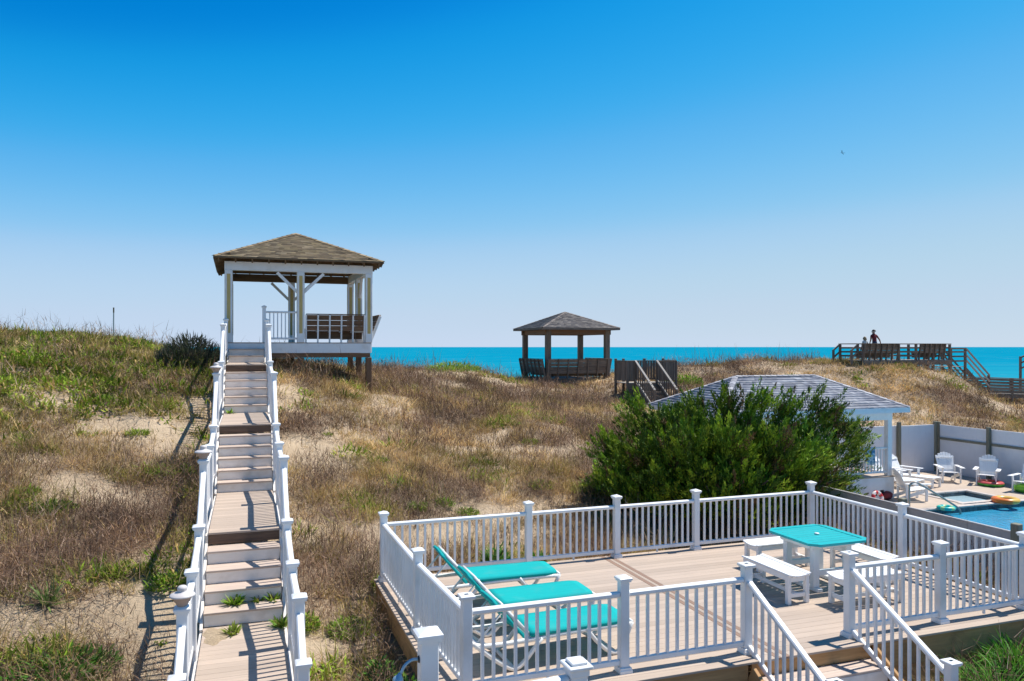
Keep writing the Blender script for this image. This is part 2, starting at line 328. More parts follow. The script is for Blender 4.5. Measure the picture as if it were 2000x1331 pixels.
def _kern(a, b):
    d = np.sqrt(((a[:, None, :2] - b[None, :, :2]) ** 2).sum(-1)); return d
_n = len(CTRL); _A = np.zeros((_n + 3, _n + 3)); _A[:_n, :_n] = -_kern(CTRL, CTRL) + np.eye(_n) * -.12; _A[:_n, _n:] = np.c_[np.ones(_n), CTRL[:, :2]]; _A[_n:, :_n] = _A[:_n, _n:].T
_w = np.linalg.solve(_A, np.r_[CTRL[:, 2], 0, 0, 0])
_lat = np.random.default_rng(3).random((256, 256))
def vnoise(x, y, sc, seed=0):
    x = np.asarray(x, float) / sc + 17.3 * seed + 100; y = np.asarray(y, float) / sc + 9.1 * seed + 100
    xi = np.floor(x).astype(int); yi = np.floor(y).astype(int); fx = x - xi; fy = y - yi; fx = fx * fx * (3 - 2 * fx); fy = fy * fy * (3 - 2 * fy)
    g = lambda a, b_: _lat[a % 256, b_ % 256]
    return (g(xi, yi) * (1 - fx) + g(xi + 1, yi) * fx) * (1 - fy) + (g(xi, yi + 1) * (1 - fx) + g(xi + 1, yi + 1) * fx) * fy
POOL = (12.15, 26.8, -3.0, 24.05)           # s0, s1, t0, t1 of the levelled pool yard
def height(s, t):
    s = np.atleast_1d(np.asarray(s, float)); t = np.atleast_1d(np.asarray(t, float)); z = np.empty_like(s)
    for i in range(0, len(s), 20000):
        p = np.c_[s[i:i + 20000], t[i:i + 20000]]
        z[i:i + 20000] = -_kern(p, CTRL) @ _w[:_n] + np.c_[np.ones(len(p)), p] @ _w[_n:]
    z = z + (vnoise(s, t, 3.1, 1) - .5) * .28 + (vnoise(s, t, 1.1, 2) - .5) * .16 + (vnoise(s, t, .45, 3) - .5) * .09 + (vnoise(s, t, .21, 4) - .5) * .035
    dk = (s > 2.0) & (s < 10.45) & (t > 5.9) & (t < 12.15); z = np.where(dk, np.minimum(z, -.45), z)
    stp = (s > 5.4) & (s < 7.6) & (t > 5.4) & (t < 7.9); z = np.where(stp, np.minimum(z, -.85), z)
    wk = (np.abs(s - .12) < .62) & (t < 11.2); z = np.where(wk, np.minimum(z, -.26), z)
    ins = (s > POOL[0]) & (s < POOL[1]) & (t > POOL[2]) & (t < POOL[3]); z = np.where(ins, -1.45, z)
    basin = (s > 14.3) & (s < 25.2) & (t > 4.5) & (t < 20.05); z = np.where(basin, -3.3, z)
    return z
def hz(s, t): return float(height(s, t)[0])
def at(px, py, z=None, lift=0.0):
    """photo pixel -> lot point (s, t, z) on the ground, or on the level z when given"""
    dx, dz = (px - CX) / F_PX, (HY - py) / F_PX
    if z is not None:
        Z = (z - CAM_Z) / dz; s, t = LOTOF(dx * Z, Z); return s, t, z
    Z = np.arange(5, 75, .1); s, t = LOTOF(dx * Z, Z); g = height(s, t); ray = CAM_Z + dz * Z; hit = np.where(ray < g)[0]
    i = hit[0] if len(hit) else len(Z) - 1
    return float(s[i]), float(t[i]), float(g[i])

# bare sand patches: photo pixel of the middle, half-width across and along (m)
SAND = [(at(px, py)[:2], a, c) for px, py, a, c in [
    (300, 865, 1.0, .9), (325, 830, .8, .5), (655, 885, 1.2, .7), (625, 905, .8, .5), (120, 795, 1.0, .7), (200, 955, 1.3, .5), (330, 1200, .7, .6), (330, 1250, .6, .5), (80, 1205, 1.1, .35), (610, 1265, .55, .8), (640, 1190, .35, .5),
    (570, 760, .5, 1.3), (565, 860, .35, .8), (560, 950, .3, .8), (835, 731, 1.6, 1.2), (880, 752, .9, .6), (985, 748, 1.8, 1.4), (1010, 738, 2.5, 2.0), (1030, 815, .9, .6), (900, 995, 1.1, .4), (1000, 1010, 1.0, .45), (1120, 995, .8, .35), (850, 1050, 1.2, .5), (1060, 1040, 1.2, .5),
    (1160, 838, 1.0, .5), (1180, 850, 1.0, .4), (1700, 832, 1.6, .6), (1720, 850, 1.4, .6), (1790, 800, .9, .5), (1900, 818, .9, .4), (1960, 800, .8, .5), (690, 1265, .5, .4), (240, 1000, .6, .3), (60, 900, .6, .4), (960, 790, .9, .4), (780, 1070, .4, .3), (700, 770, .5, .3), (1620, 735, 1.0, .4), (1690, 745, .9, .4), (960, 855, .8, .35), (1050, 880, .7, .3), (540, 690, .5, .5)]]
def cover(s, t):
    """0 bare sand .. 1 fully grown"""
    s = np.asarray(s, float); t = np.asarray(t, float)
    v = .27 + 1.0 * vnoise(s, t, 1.7, 5) + .35 * (vnoise(s, t, .6, 6) - .5)
    brk = vnoise(s, t, .42, 41) * .6 + vnoise(s, t, .9, 42) * .6
    v = v + .75 * (vnoise(s, t, .36, 43) - .55)
    v = v + .35 * ((t > 20) & (s < -1.2) & (t < 31)) + .12 * (t > 17) * (s > .8) + .15 * (t > 24) * (s > 18)
    for (cs, ct), a, c in SAND:
        d = ((s - cs) / (a * .8)) ** 2 + ((t - ct) / (c * .8)) ** 2; v = v - .95 * np.exp(-d * .95 * (.6 + .9 * brk)) * (.55 + .6 * brk)
    v = v - .9 * np.clip((t - 41) / 5, 0, 1) + 1.2 * ((t < 7.45) & (s > 1.2))  # full cover added before the deck so its ground reflects less light
    return np.clip(v, 0, 1)
def free(s, t, m=0.0):
    """True where plants may stand: not under decks, walkways, pool yard"""
    deck = (s > 1.95 - m) & (s < 10.5 + m) & (t > 7.4 - m) & (t < 12.15 + m)
    st = (s > 5.4) & (s < 7.55) & (t > 5.5) & (t < 8)
    x = s * CA - t * SA; y = s * SA + t * CA; lx = (x + 3.045) * .9474 + (y - 8.8) * .3204
    stair = (np.abs(lx) < .58 + m) & (t < 25)
    pool = (s > 11.95) & (s < 26.85) & (t > -3) & (t < 24.1)
    return ~(deck | st | stair | pool)

# the ground sheet
ss = np.unique(np.r_[np.arange(-34, -12, .8), np.arange(-12, 28, .22), np.arange(28, 48, .45), np.arange(48, 72, 1.2)])
ts = np.unique(np.r_[np.arange(-5, 5, .8), np.arange(5, 28, .22), np.arange(28, 47, .35), np.arange(47, 62, 1.0), [70, 90]])
GS, GT = np.meshgrid(ss, ts); zs = height(GS.ravel(), GT.ravel()); zs[GT.ravel() > 60] = -9
V = np.c_[GS.ravel() * CA - GT.ravel() * SA, GS.ravel() * SA + GT.ravel() * CA, zs]
nx, ny = len(ss), len(ts); ii = np.arange(nx * ny).reshape(ny, nx)
quads = np.stack([ii[:-1, :-1], ii[:-1, 1:], ii[1:, 1:], ii[1:, :-1]], -1).reshape(-1, 4)
me = tint_mesh("dune_ground", V, [quads], np.full((len(V), 3), .5), 'sand', True)
la = me.attributes.new("litter", 'FLOAT', 'POINT'); la.data.foreach_set("value", (cover(GS.ravel(), GT.ravel()) * .55 + .6 * ((GT.ravel() < 7.4) & (GS.ravel() > 1.2))).astype(np.float32))  # extra darkening before the deck, added to cut light bounced onto its posts
g = bpy.data.objects.new("dune_ground", me); COL.objects.link(g); tag(g, "sandy dune slope with bare pale patches below the grass", "ground", kind="structure")

# the sea
SEA_Z = -6.0
x0, y0 = W2(0, 52)
rows = [52, 80, 130, 250, 600, 1500, 5000, 15000, 45000]; V = []; Fc = []
for i, t in enumerate(rows):
    hw = 400 + t * 1.6
    for sgn in (-1, 0, 1): V.append((*W2(sgn * hw + 10, t), SEA_Z))
for i in range(len(rows) - 1):
    for j in range(2): a = i * 3 + j; Fc.append((a, a + 1, a + 4, a + 3))
o = bpy.data.objects.new("sea", mesh_from("sea", V, Fc, 'sea')); COL.objects.link(o); tag(o, "flat turquoise sea reaching the horizon", "sea", kind="structure")

# ------------------------------------------------------------------ railing kit
def capmesh(kind):
    k = ('cap', kind)
    if k in CACHE: return CACHE[k]
    if kind == 'flat':
        w = .078; prof = [(w - .012, -.03), (w - .012, -.018), (w, -.014), (w, .008), (w - .008, .014)]
        top = .016
    else:
        w = .076; prof = [(w - .01, -.03), (w - .01, -.012), (w, -.008), (w, .012), (w - .012, .02)]
        top = .045
    V = []; Fc = []
    for r, z in prof:
        for sx, sy in ((-1, -1), (1, -1), (1, 1), (-1, 1)): V.append((sx * r, sy * r, z))
    for i in range(len(prof) - 1):
        for j in range(4): Fc.append((i * 4 + j, i * 4 + (j + 1) % 4, i * 4 + 4 + (j + 1) % 4, i * 4 + 4 + j))
    n = len(V); V.append((0, 0, top)); l = (len(prof) - 1) * 4
    for j in range(4): Fc.append((l + j, l + (j + 1) % 4, n))
    Fc.append((3, 2, 1, 0)); CACHE[k] = mesh_from("cap", V, Fc, 'vinyl'); return CACHE[k]
def skirtmesh():
    if 'skirt' not in CACHE:
        prof = [(.077, 0), (.077, .03), (.07, .045), (.07, .058), (.0555, .066)]; V = []; Fc = []
        for r, z in prof:
            for sx, sy in ((-1, -1), (1, -1), (1, 1), (-1, 1)): V.append((sx * r, sy * r, z))
        for i in range(len(prof) - 1):
            for j in range(4): Fc.append((i * 4 + j, i * 4 + (j + 1) % 4, i * 4 + 4 + (j + 1) % 4, i * 4 + 4 + j))
        CACHE['skirt'] = mesh_from("skirt", V, Fc, 'vinyl')
    return CACHE['skirt']
HATPROF = [(.03, .12), (.055, .118), (.118, .112), (.128, .118), (.118, .132), (.085, .147), (.052, .158), (.044, .172), (.05, .186), (.047, .203), (.034, .216), (.012, .222)]
COLLAR = [(.045, .0), (.05, .02), (.062, .04), (.062, .055), (.078, .062), (.08, .078), (.088, .086), (.09, .102), (.1, .112), (.03, .118)]
def post(parent, x, y, zb, zt, w=.105, cap='pyramid', skirt=True, lantern=False, solar=False):
    p = box('post', parent, 'vinyl', x - w / 2, x + w / 2, y - w / 2, y + w / 2, zb, zt - .02, .008)
    put('cap', capmesh(cap), p, T(x, y, zt - .012) @ Matrix.Scale(w / .105, 4))
    if skirt: put('skirt', skirtmesh(), p, T(x, y, zb))
    if solar: box('solar_panel', p, 'black', x - .022, x + .022, y - .016, y + .016, zt - .002, zt + .006, .001)
    if lantern:
        put('collar', lathe('collar', COLLAR, 'copper'), p, T(x, y, zt + .005)); put('lantern_hat', lathe('lantern_hat', HATPROF, 'hat'), p, T(x, y, zt + .005))
    return p
def rail(parent, p0, p1, b0, b1, n=None, gap=.125, material='vinyl', inset=.05, bw=.034, foot=False):
    """a rail section: top rail between p0 and p1, bottom rail between b0 and b1 and upright balusters"""
    p0, p1, b0, b1 = map(Vector, (p0, p1, b0, b1)); d = (p1 - p0); flat = Vector((d.x, d.y, 0)); Lh = flat.length; u = flat / Lh
    a = inset / Lh
    q0, q1 = p0.lerp(p1, a), p0.lerp(p1, 1 - a); c0, c1 = b0.lerp(b1, a), b0.lerp(b1, 1 - a)
    top = bar('top_rail', parent, material, q0, q1, .078, .058, .014)
    bar('bottom_rail', top, material, c0, c1, .046, .062, .008)
    n = n or max(1, round((Lh - 2 * inset) / gap) - 1)
    for i in range(n):
        f = (i + 1) / (n + 1); t_, b_ = q0.lerp(q1, f), c0.lerp(c1, f)
        box('baluster', top, material, t_.x - bw / 2, t_.x + bw / 2, t_.y - bw / 2, t_.y + bw / 2, b_.z + .028, t_.z - .026, .004)
    if foot:
        f = c0.lerp(c1, .5); box('rail_foot', top, material, f.x - .015, f.x + .015, f.y - .015, f.y + .015, f.z - .085, f.z - .03, .003)
    return top

# ------------------------------------------------------------------ the pool-side sun deck
deck = thing('sun_deck', 'tan composite sun deck with white balustrade beside the pool', 'deck', 6.2, 9.9, -.9)
D_S0, D_S1, D_T0, D_T1 = 2.02, 10.42, 7.5, 12.16; SEAM = 6.02
nb = 33; bw_ = (D_T1 - D_T0) / nb
for i in range(nb):
    t0 = D_T0 + i * bw_ + .002; t1 = t0 + bw_ - .005
    box('deck_board', deck, 'deckb', D_S0, SEAM - .1, t0, t1, -.028, 0, .003)
    box('deck_board', deck, 'deckb', SEAM + .1, D_S1, t0, t1, -.028, 0, .003)
for k in (-1, 0, 1):
    box('divider_board', deck, 'seam' if k else 'deckb', SEAM + k * .066 - .031, SEAM + k * .066 + .031, D_T0 + .003, D_T1 - .003, -.028, .001, .003)
box('fascia_board', deck, 'treated', D_S0 + .03, 5.55, D_T0 + .03, D_T0 + .07, -.36, -.03, .004)
box('fascia_board', deck, 'treated', 7.38, D_S1 - .03, D_T0 + .03, D_T0 + .07, -.36, -.03, .004)
box('fascia_board', deck, 'treated', D_S0 + .03, D_S1 - .03, D_T1 - .07, D_T1 - .03, -.36, -.03, .004)
box('fascia_board', deck, 'treated', D_S0 + .03, D_S0 + .07, D_T0 + .072, D_T1 - .072, -.36, -.03, .004)
box('fascia_board', deck, 'treated', D_S1 - .07, D_S1 - .03, D_T0 + .072, D_T1 - .072, -.36, -.03, .004)
box('skirt_board', deck, 'treated', D_S0 + .05, 5.55, D_T0 + .075, D_T0 + .11, -.64, -.365, .004)
box('skirt_board', deck, 'treated', 7.38, D_S1 - .05, D_T0 + .075, D_T0 + .11, -.64, -.365, .004)
for i in range(9):
    s = D_S0 + .4 + i * .95
    if abs(s - SEAM) > .02: box('joist', deck, 'treated', s - .02, s + .02, D_T0 + .12, D_T1 - .09, -.24, -.03, .004)
for s in (2.6, 5.0, 7.9, 10.0):
    for t in (7.9, 11.8): box('support_post', deck, 'treated', s - .06, s + .06, t - .06, t + .06, -1.4, -.25, .008)
HP = 1.05; RT = .865; RB = .11
FRONT = [2.25, 4.07, 5.70, 7.23, 8.73, 10.27]; BACK = [2.15, 4.55, 6.17, 7.75, 10.28]
TF, TB = 7.77, 12.03
for i, s in enumerate(FRONT): post(deck, s, TF, 0, HP, cap='flat' if i in (0, 2, 3) else 'pyramid', solar=i in (0, 2, 3))
for s in BACK: post(deck, s, TB, 0, HP)
post(deck, 2.17, 9.70, 0, HP); post(deck, 10.28, 9.88, 0, HP)
def lev(p, q, n, foot=True): rail(deck, (*p, RT), (*q, RT), (*p, RB), (*q, RB), n, foot=foot)
for i, n in ((0, 13), (1, 11), (3, 11), (4, 11)): lev((FRONT[i], TF), (FRONT[i + 1], TF), n)
for i, n in enumerate((18, 12, 12, 18)): lev((BACK[i], TB), (BACK[i + 1], TB), n)
lev((2.25, TF), (2.17, 9.70), 15); lev((2.17, 9.70), (2.15, TB), 18)
lev((10.27, TF), (10.28, 9.88), 16); lev((10.28, 9.88), (10.28, TB), 17)
# the flight of steps from the deck down towards the house
for k in range(4):
    t1 = D_T0 - k * .30; z = -.19 * (k + 1)
    if k == 0: box('riser', deck, 'treated', 5.60, 7.33, t1 + .028, t1 + .055, -.19, -.03, .003)
    else: box('riser', deck, 'riser', 5.63, 7.30, t1 + .03, t1 + .05, z + .002, z + .158, .003)
    if k < 3:
        for q in range(2): box('tread_board', deck, 'tread', 5.61, 7.32, t1 - .30 + q * .148 + .03, t1 - .30 + q * .148 + .172, z - .03, z, .004)
for s in (5.575, 7.355): bar('stringer', deck, 'treated', (s, D_T0 + .03, -.17), (s, 6.35, -.89), .045, .30, .005)
for s in (FRONT[2], FRONT[3]):
    post(deck, s, 6.30, -.86, .25, cap='flat', solar=True)
    rail(deck, (s, TF, .87), (s, 6.30, .07), (s, TF, .11), (s, 6.30, -.69), 10)

# foreground newel and outdoor shower post (they belong to the house's lower walk)
def pix(px, py, Z): return LOTOF((px - CX) / F_PX * Z, Z) + (CAM_Z + (HY - py) / F_PX * Z,)
s, t, z = pix(1126, 1288, 6.3)
fn = thing('newel_post', 'chipped white newel post with stepped square cap below the near deck rail', 'post', s, t, -.9)
box('shaft', fn, 'vinyl', s - .07, s + .07, t - .07, t + .07, -.9, z - .06, .008)
box('cap_plate', fn, 'vinyl', s - .105, s + .105, t - .105, t + .105, z - .06, z - .028, .008); box('cap_block', fn, 'vinyl', s - .07, s + .07, t - .07, t + .07, z - .0275, z - .003, .006)
box('cap_neck', fn, 'vinyl', s - .082, s + .082, t - .082, t + .082, z - .12, z - .061, .006)
bar('handrail', fn, 'vinyl', (s - .07, t, z - .15), (s - 1.6, t, z - .22), .09, .06, .014)
s, t, z = pix(836, 1234, 6.5)
sp = thing('shower_post', 'tall white square post carrying an outdoor shower arm', 'post', s, t, -.9)
box('shaft', sp, 'vinyl', s - .075, s + .075, t - .075, t + .075, -.9, z - .03, .008)
put('cap', capmesh('pyramid'), sp, T(s, t, z - .02) @ Matrix.Scale(1.42, 4))
sz = z - .22
tube('shower_arm', sp, 'bluegrey', smooth_path([(s - .075, t, sz), (s - .14, t - .01, sz + .005), (s - .2, t - .02, sz - .03), (s - .235, t - .025, sz - .09)], 5), .013, 8)
put('shower_head', lathe('shower_head', [(.014, 0), (.018, -.012), (.034, -.03), (.045, -.05), (.047, -.065), (.04, -.07)], 'bluegrey', 16), sp, T(s - .24, t - .026, sz - .085) @ Matrix.Rotation(R(18), 4, 'Y'))
put('wall_flange', lathe('wall_flange', [(.03, 0), (.03, .008), (.018, .014)], 'black', 14), sp, T(s - .0755, t, sz) @ Matrix.Rotation(R(-90), 4, 'Y'))

# ------------------------------------------------------------------ the long stair up the dune
SR = math.atan2(.3204, .9473)
stair = thing('dune_stair', 'long white-railed stair climbing the dune to the brown-roofed gazebo', 'stairs', -3.045, 8.8, 0, world=True, rz=SR, local=True)
HW = .50
def landing(y0, y1, z, fascia=True):
    n = max(2, round((y1 - y0) / .142)); w = (y1 - y0) / n
    for i in range(n): box('landing_board', stair, 'deckb', -HW, HW, y0 + i * w + .002, y0 + (i + 1) * w - .003, z - .03, z, .003)
    if fascia: box('nosing_beam', stair, 'darkbeam', -HW, HW, y0 + .004, y0 + .045, z - .17, z - .031, .006)
def flight(y0, y1, z0, z1, n):
    """n rises from z0 to z1; n-1 treads between y0 and y1"""
    d = (y1 - y0) / (n - 1); r = (z1 - z0) / n
    for k in range(n - 1):
        zt = z0 + r * (k + 1); ya = y0 + k * d
        box('tread', stair, 'tread', -HW, HW, ya - .02, ya + d + .01, zt - .03, zt, .005)
        box('riser', stair, 'riser', -HW + .004, HW - .004, ya + .002, ya + .022, zt - r + .001, zt - .031, .003)
    for sx in (-1, 1): bar('stringer', stair, 'riser', (sx * (HW + .024), y0 - .05, z0 - .10), (sx * (HW + .024), y1, z1 - .24), .04, .26, .005)
LZ = [-.06, .88, 2.02, 3.16, 3.76]
flight(-1.55, -.93, -.62, LZ[0], 3); landing(-.93, 1.64, LZ[0]); flight(1.64, 2.96, LZ[0], LZ[1], 5); landing(2.96, 6.28, LZ[1])
flight(6.28, 7.66, LZ[1], LZ[2], 6); landing(7.66, 10.67, LZ[2]); flight(10.67, 12.25, LZ[2], LZ[3], 6); landing(12.25, 15.0, LZ[3]); flight(15.0, 15.63, LZ[3], LZ[4], 3)
box('nosing_beam', stair, 'darkbeam', -HW, HW, 15.634, 15.675, LZ[4] - .17, LZ[4] - .031, .006); box('tread', stair, 'tread', -HW, HW, 15.60, 15.86, LZ[4] - .03, LZ[4] - .001, .004)
for a, b_, z in ((-.93, 1.64, LZ[0]), (2.96, 6.28, LZ[1]), (7.66, 10.67, LZ[2]), (12.25, 15, LZ[3])):
    for sx in (-1, 1): box('side_beam', stair, 'riser', sx * (HW + .024) - .02, sx * (HW + .024) + .02, a, b_, z - .23, z - .032, .005)
PS = [(-1.4, -.55, .52), (-.74, LZ[0], .97), (.63, LZ[0], .97), (2.0, .13, 1.20), (3.15, LZ[1], 1.93), (5.0, LZ[1], 1.93), (6.55, 1.07, 2.12), (7.95, LZ[2], 3.07), (10.95, 2.21, 3.26), (12.5, LZ[3], 4.21), (15.25, 3.36, 4.44)]
PX = HW + .075
for sx in (-1, 1):
    for i, (y, zb, zt) in enumerate(PS):
        lan = sx < 0 and i in (1, 4, 7)
        base = zb - .9
        post(stair, sx * PX, y, base, zt, lantern=lan, skirt=False, w=.11)
    for (y0, a0, c0), (y1, a1, c1) in zip(PS[:-1], PS[1:]):
        rail(stair, (sx * PX, y0, c0 - .145), (sx * PX, y1, c1 - .145), (sx * PX, y0, a0 + .13), (sx * PX, y1, a1 + .13), gap=.128)

# ------------------------------------------------------------------ shingled roofs
def shingles(parent, name, faces, expo, cols, seed, tabw=.24):
    """faces: list of (eave_left, eave_right, top_right, top_left) points; every tab is a thin wedge lapped over the course below"""
    r = np.random.default_rng(seed); V = []; Fq = []; C = []
    for A, B, Ct, Dt in faces:
        A, B, Ct, Dt = map(Vector, (A, B, Ct, Dt)); mid = ((Dt + Ct) - (A + B)) / 2; n = max(3, int(mid.length / expo)); nrm = (B - A).cross(mid).normalized()
        for k in range(n):
            v0, v1 = k / n, min(1, (k + 1.25) / n)
            la, lb = A.lerp(Dt, v0), B.lerp(Ct, v0); ua, ub = A.lerp(Dt, v1), B.lerp(Ct, v1)
            Lr = (lb - la).length; m = max(1, round(Lr / tabw)); cuts = [0] + sorted(np.clip((np.arange(1, m) + r.uniform(-.3, .3, max(0, m - 1))) / m, .001, .999).tolist()) + [1]
            for a, b_ in zip(cuts[:-1], cuts[1:]):
                th = .010 + r.random() * .010; base = len(V)
                p0, p1, p2, p3 = la.lerp(lb, a), la.lerp(lb, b_), ua.lerp(ub, b_), ua.lerp(ub, a)
                V += [p0 + nrm * .004, p1 + nrm * .004, p2 + nrm * .003, p3 + nrm * .003, p0 + nrm * (th + .006), p1 + nrm * (th + .006)]
                Fq += [(base + 4, base + 5, base + 2, base + 3), (base, base + 1, base + 5, base + 4)]
                c = np.array(cols[r.integers(len(cols))]) * r.uniform(.82, 1.18); C += [c] * 6
    me = tint_mesh(name, np.array([tuple(v) for v in V]), [np.array(Fq)], np.array(C), 'shingle_b')
    o = put(name, me, parent); o["kind"] = "stuff"; return o
def hip_roof(th, s0, s1, t0, t1, ze, zp, cols, seed, expo, fascia, deckmat, ridge_half=0.0, ft=.13):
    cs, ct = (s0 + s1) / 2, (t0 + t1) / 2
    RL, RR = (cs - ridge_half, ct, zp), (cs + ridge_half, ct, zp)
    A, B, C_, D_ = (s0, t0, ze), (s1, t0, ze), (s1, t1, ze), (s0, t1, ze)
    eps = .002
    faces = [(A, B, RR, RL), (B, C_, RR, RR), (C_, D_, RL, RR), (D_, A, RL, RL)]
    for f in faces:
        pts = [f[0], f[1], f[2]] + ([f[3]] if (Vector(f[2]) - Vector(f[3])).length > .01 else [])
        prism('roof_panel', th, deckmat, pts, .022)
    rs = shingles(th, 'shingles', faces, expo, cols, seed)
    for p, q in ((A, RL), (B, RR), (C_, RR), (D_, RL)):
        bar('hip_cap', th, None, Vector(p) + Vector((0, 0, .018)), Vector(q) + Vector((0, 0, .02)), .16, .018, .004).data = hipcap_mesh((Vector(q) - Vector(p)).length, cols)
    if ridge_half: bar('ridge_cap', th, None, Vector(RL) + Vector((0, 0, .02)), Vector(RR) + Vector((0, 0, .02)), .16, .018).data = hipcap_mesh(2 * ridge_half, cols)
    h = ft; e = .012
    box('eave_fascia', th, fascia, s0, s1, t0 - .012, t0 + .022, ze - h, ze - .004, .003); box('eave_fascia', th, fascia, s0, s1, t1 - .022, t1 + .012, ze - h, ze - .004, .003)
    box('eave_fascia', th, fascia, s0 - .012, s0 + .022, t0 + .024, t1 - .024, ze - h, ze - .004, .003); box('eave_fascia', th, fascia, s1 - .022, s1 + .012, t0 + .024, t1 - .024, ze - h, ze - .004, .003)
    return faces
def hipcap_mesh(L, cols):
    """a folded ridge cap, run of overlapping pieces"""
    n = max(4, int(L / .22)); V = []; Fq = []; C = []; r = np.random.default_rng(int(L * 1000))
    for i in range(n):
        a = -L / 2 + L * i / n; b_ = a + L / n * 1.2; base = len(V); c = np.array(cols[r.integers(len(cols))]) * r.uniform(.9, 1.15)
        b_ = min(b_, L / 2)
        V += [(a, -.09, -.012), (a, 0, .022), (a, .09, -.012), (b_, -.09, -.024), (b_, 0, .010), (b_, .09, -.024)]
        Fq += [(base, base + 3, base + 4, base + 1), (base + 1, base + 4, base + 5, base + 2)]; C += [c] * 6
    return tint_mesh('hip_cap', np.array(V), [np.array(Fq)], np.array(C), 'shingle_b')
BROWN = [(.265, .195, .12), (.215, .158, .10), (.31, .235, .15), (.18, .135, .09), (.285, .215, .125)]
GREYS = [(.36, .36, .385), (.28, .28, .31), (.43, .425, .44), (.32, .315, .335), (.24, .24, .275)]
DGREY = [(.22, .19, .17), (.17, .15, .14), (.27, .235, .205), (.14, .125, .12)]

# ------------------------------------------------------------------ the gazebo at the head of the stair
G0, G1, GT0, GT1 = -.22, 3.98, 24.98, 29.18; GF = 3.76; GB = 5.94
gaz = thing('gazebo', 'white-posted gazebo with brown shingle roof at the top of the dune stair', 'gazebo', 1.9, 27.1, 2.2)
nb = 30; w = (GT1 - GT0 + .2) / nb
for i in range(nb): box('floor_board', gaz, 'deckb', G0 - .08, G1 + .08, GT0 - .1 + i * w + .002, GT0 - .1 + (i + 1) * w - .003, GF - .03, GF, .003)
gm = (G0 + G1) / 2; tm = (GT0 + GT1) / 2
box('rim_board', gaz, 'vinyl', G0 - .06, G1 + .06, GT0 - .095, GT0 - .06, GF - .33, GF - .031, .004); box('rim_board', gaz, 'vinyl', G0 - .06, G1 + .06, GT1 + .06, GT1 + .095, GF - .33, GF - .031, .004)
box('rim_board', gaz, 'vinyl', G0 - .095, G0 - .062, GT0 - .055, GT1 + .055, GF - .33, GF - .031, .004); box('rim_board', gaz, 'vinyl', G1 + .062, G1 + .095, GT0 - .055, GT1 + .055, GF - .33, GF - .031, .004)
for t in (GT0, tm, GT1): box('girder', gaz, 'bench', G0 - .05, G1 + .05, t - .05, t + .05, GF - .47, GF - .335, .006)
for i in range(8): s = G0 + .2 + i * .54; box('joist', gaz, 'treated', s - .02, s + .02, GT0 - .05, GT1 + .05, GF - .26, GF - .032, .004)
PW = .22
def gpost(s, t, low=True):
    p = box('post', gaz, 'vinyl', s - PW / 2, s + PW / 2, t - PW / 2, t + PW / 2, GF, GB, .008)
    for dx, dy in ((0, -1), (1, 0), (-1, 0), (0, 1)):
        x, y = s + dx * (PW / 2 + .003), t + dy * (PW / 2 + .003); hw = .05
        if dx: box('trim_panel', p, 'yellow', x - .004, x + .004, y - hw, y + hw, GF + .28, GB - .12, .001)
        else: box('trim_panel', p, 'yellow', x - hw, x + hw, y - .004, y + .004, GF + .28, GB - .12, .001)
    if low: box('stilt', gaz, 'bench', s - .09, s + .09, t - .09, t + .09, hz(s, t) - .4, GF - .475, .008)
for s in (G0, gm, G1):
    for t in (GT0, tm, GT1):
        if (s, t) != (gm, tm): gpost(s, t)
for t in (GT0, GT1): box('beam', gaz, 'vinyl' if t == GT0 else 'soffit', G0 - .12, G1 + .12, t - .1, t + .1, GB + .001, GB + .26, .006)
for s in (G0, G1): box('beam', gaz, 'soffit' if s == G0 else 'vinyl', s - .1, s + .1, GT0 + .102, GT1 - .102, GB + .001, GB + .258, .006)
for t in (GT0, GT1):
    for sg in (-1, 1): bar('brace', gaz, 'vinyl', (gm + sg * .1, t, GB - .62), (gm + sg * .70, t, GB - .03), .07, .09, .005)
for s in (G1,):
    for sg in (-1, 1): bar('brace', gaz, 'vinyl', (s, tm + sg * .1, GB - .62), (s, tm + sg * .70, GB - .03), .07, .09, .005)
EA = .42; ze, zp = CAM_Z + 2.68, CAM_Z + 3.80
hip_roof(gaz, G0 - EA, G1 + EA, GT0 - EA, GT1 + EA, ze, zp, BROWN, 4, .135, 'soffit', 'soffit', ft=.045)
pitch = (zp - ze) / ((G1 - G0) / 2 + EA)
for k in range(11):
    s = G0 - .28 + k * (G1 - G0 + .56) / 10
    for t_out, sg in ((GT0 - EA + .03, 1), (GT1 + EA - .03, -1)):
        run = min(s - (G0 - EA), (G1 + EA) - s) ; run = max(.45, run)
        z0_ = ze - .105
        bar('rafter', gaz, 'soffit', (s, t_out, z0_), (s, t_out + sg * run, z0_ + run * pitch), .045, .12, .004)
for k in range(11):
    t = GT0 - .28 + k * (GT1 - GT0 + .56) / 10
    for s_out, sg in ((G0 - EA + .03, 1), (G1 + EA - .03, -1)):
        run = max(.45, min(t - (GT0 - EA), (GT1 + EA) - t)); z0_ = ze - .107
        bar('rafter', gaz, 'soffit', (s_out, t, z0_), (s_out + sg * run, t, z0_ + run * pitch), .045, .12, .004)
# front rail between stair and middle post
post(gaz, .80, GT0, GF, GF + 1.1, skirt=False)
rail(gaz, (.80, GT0, GF + .93), (gm - .06, GT0, GF + .93), (.80, GT0, GF + .12), (gm - .06, GT0, GF + .12), 7)
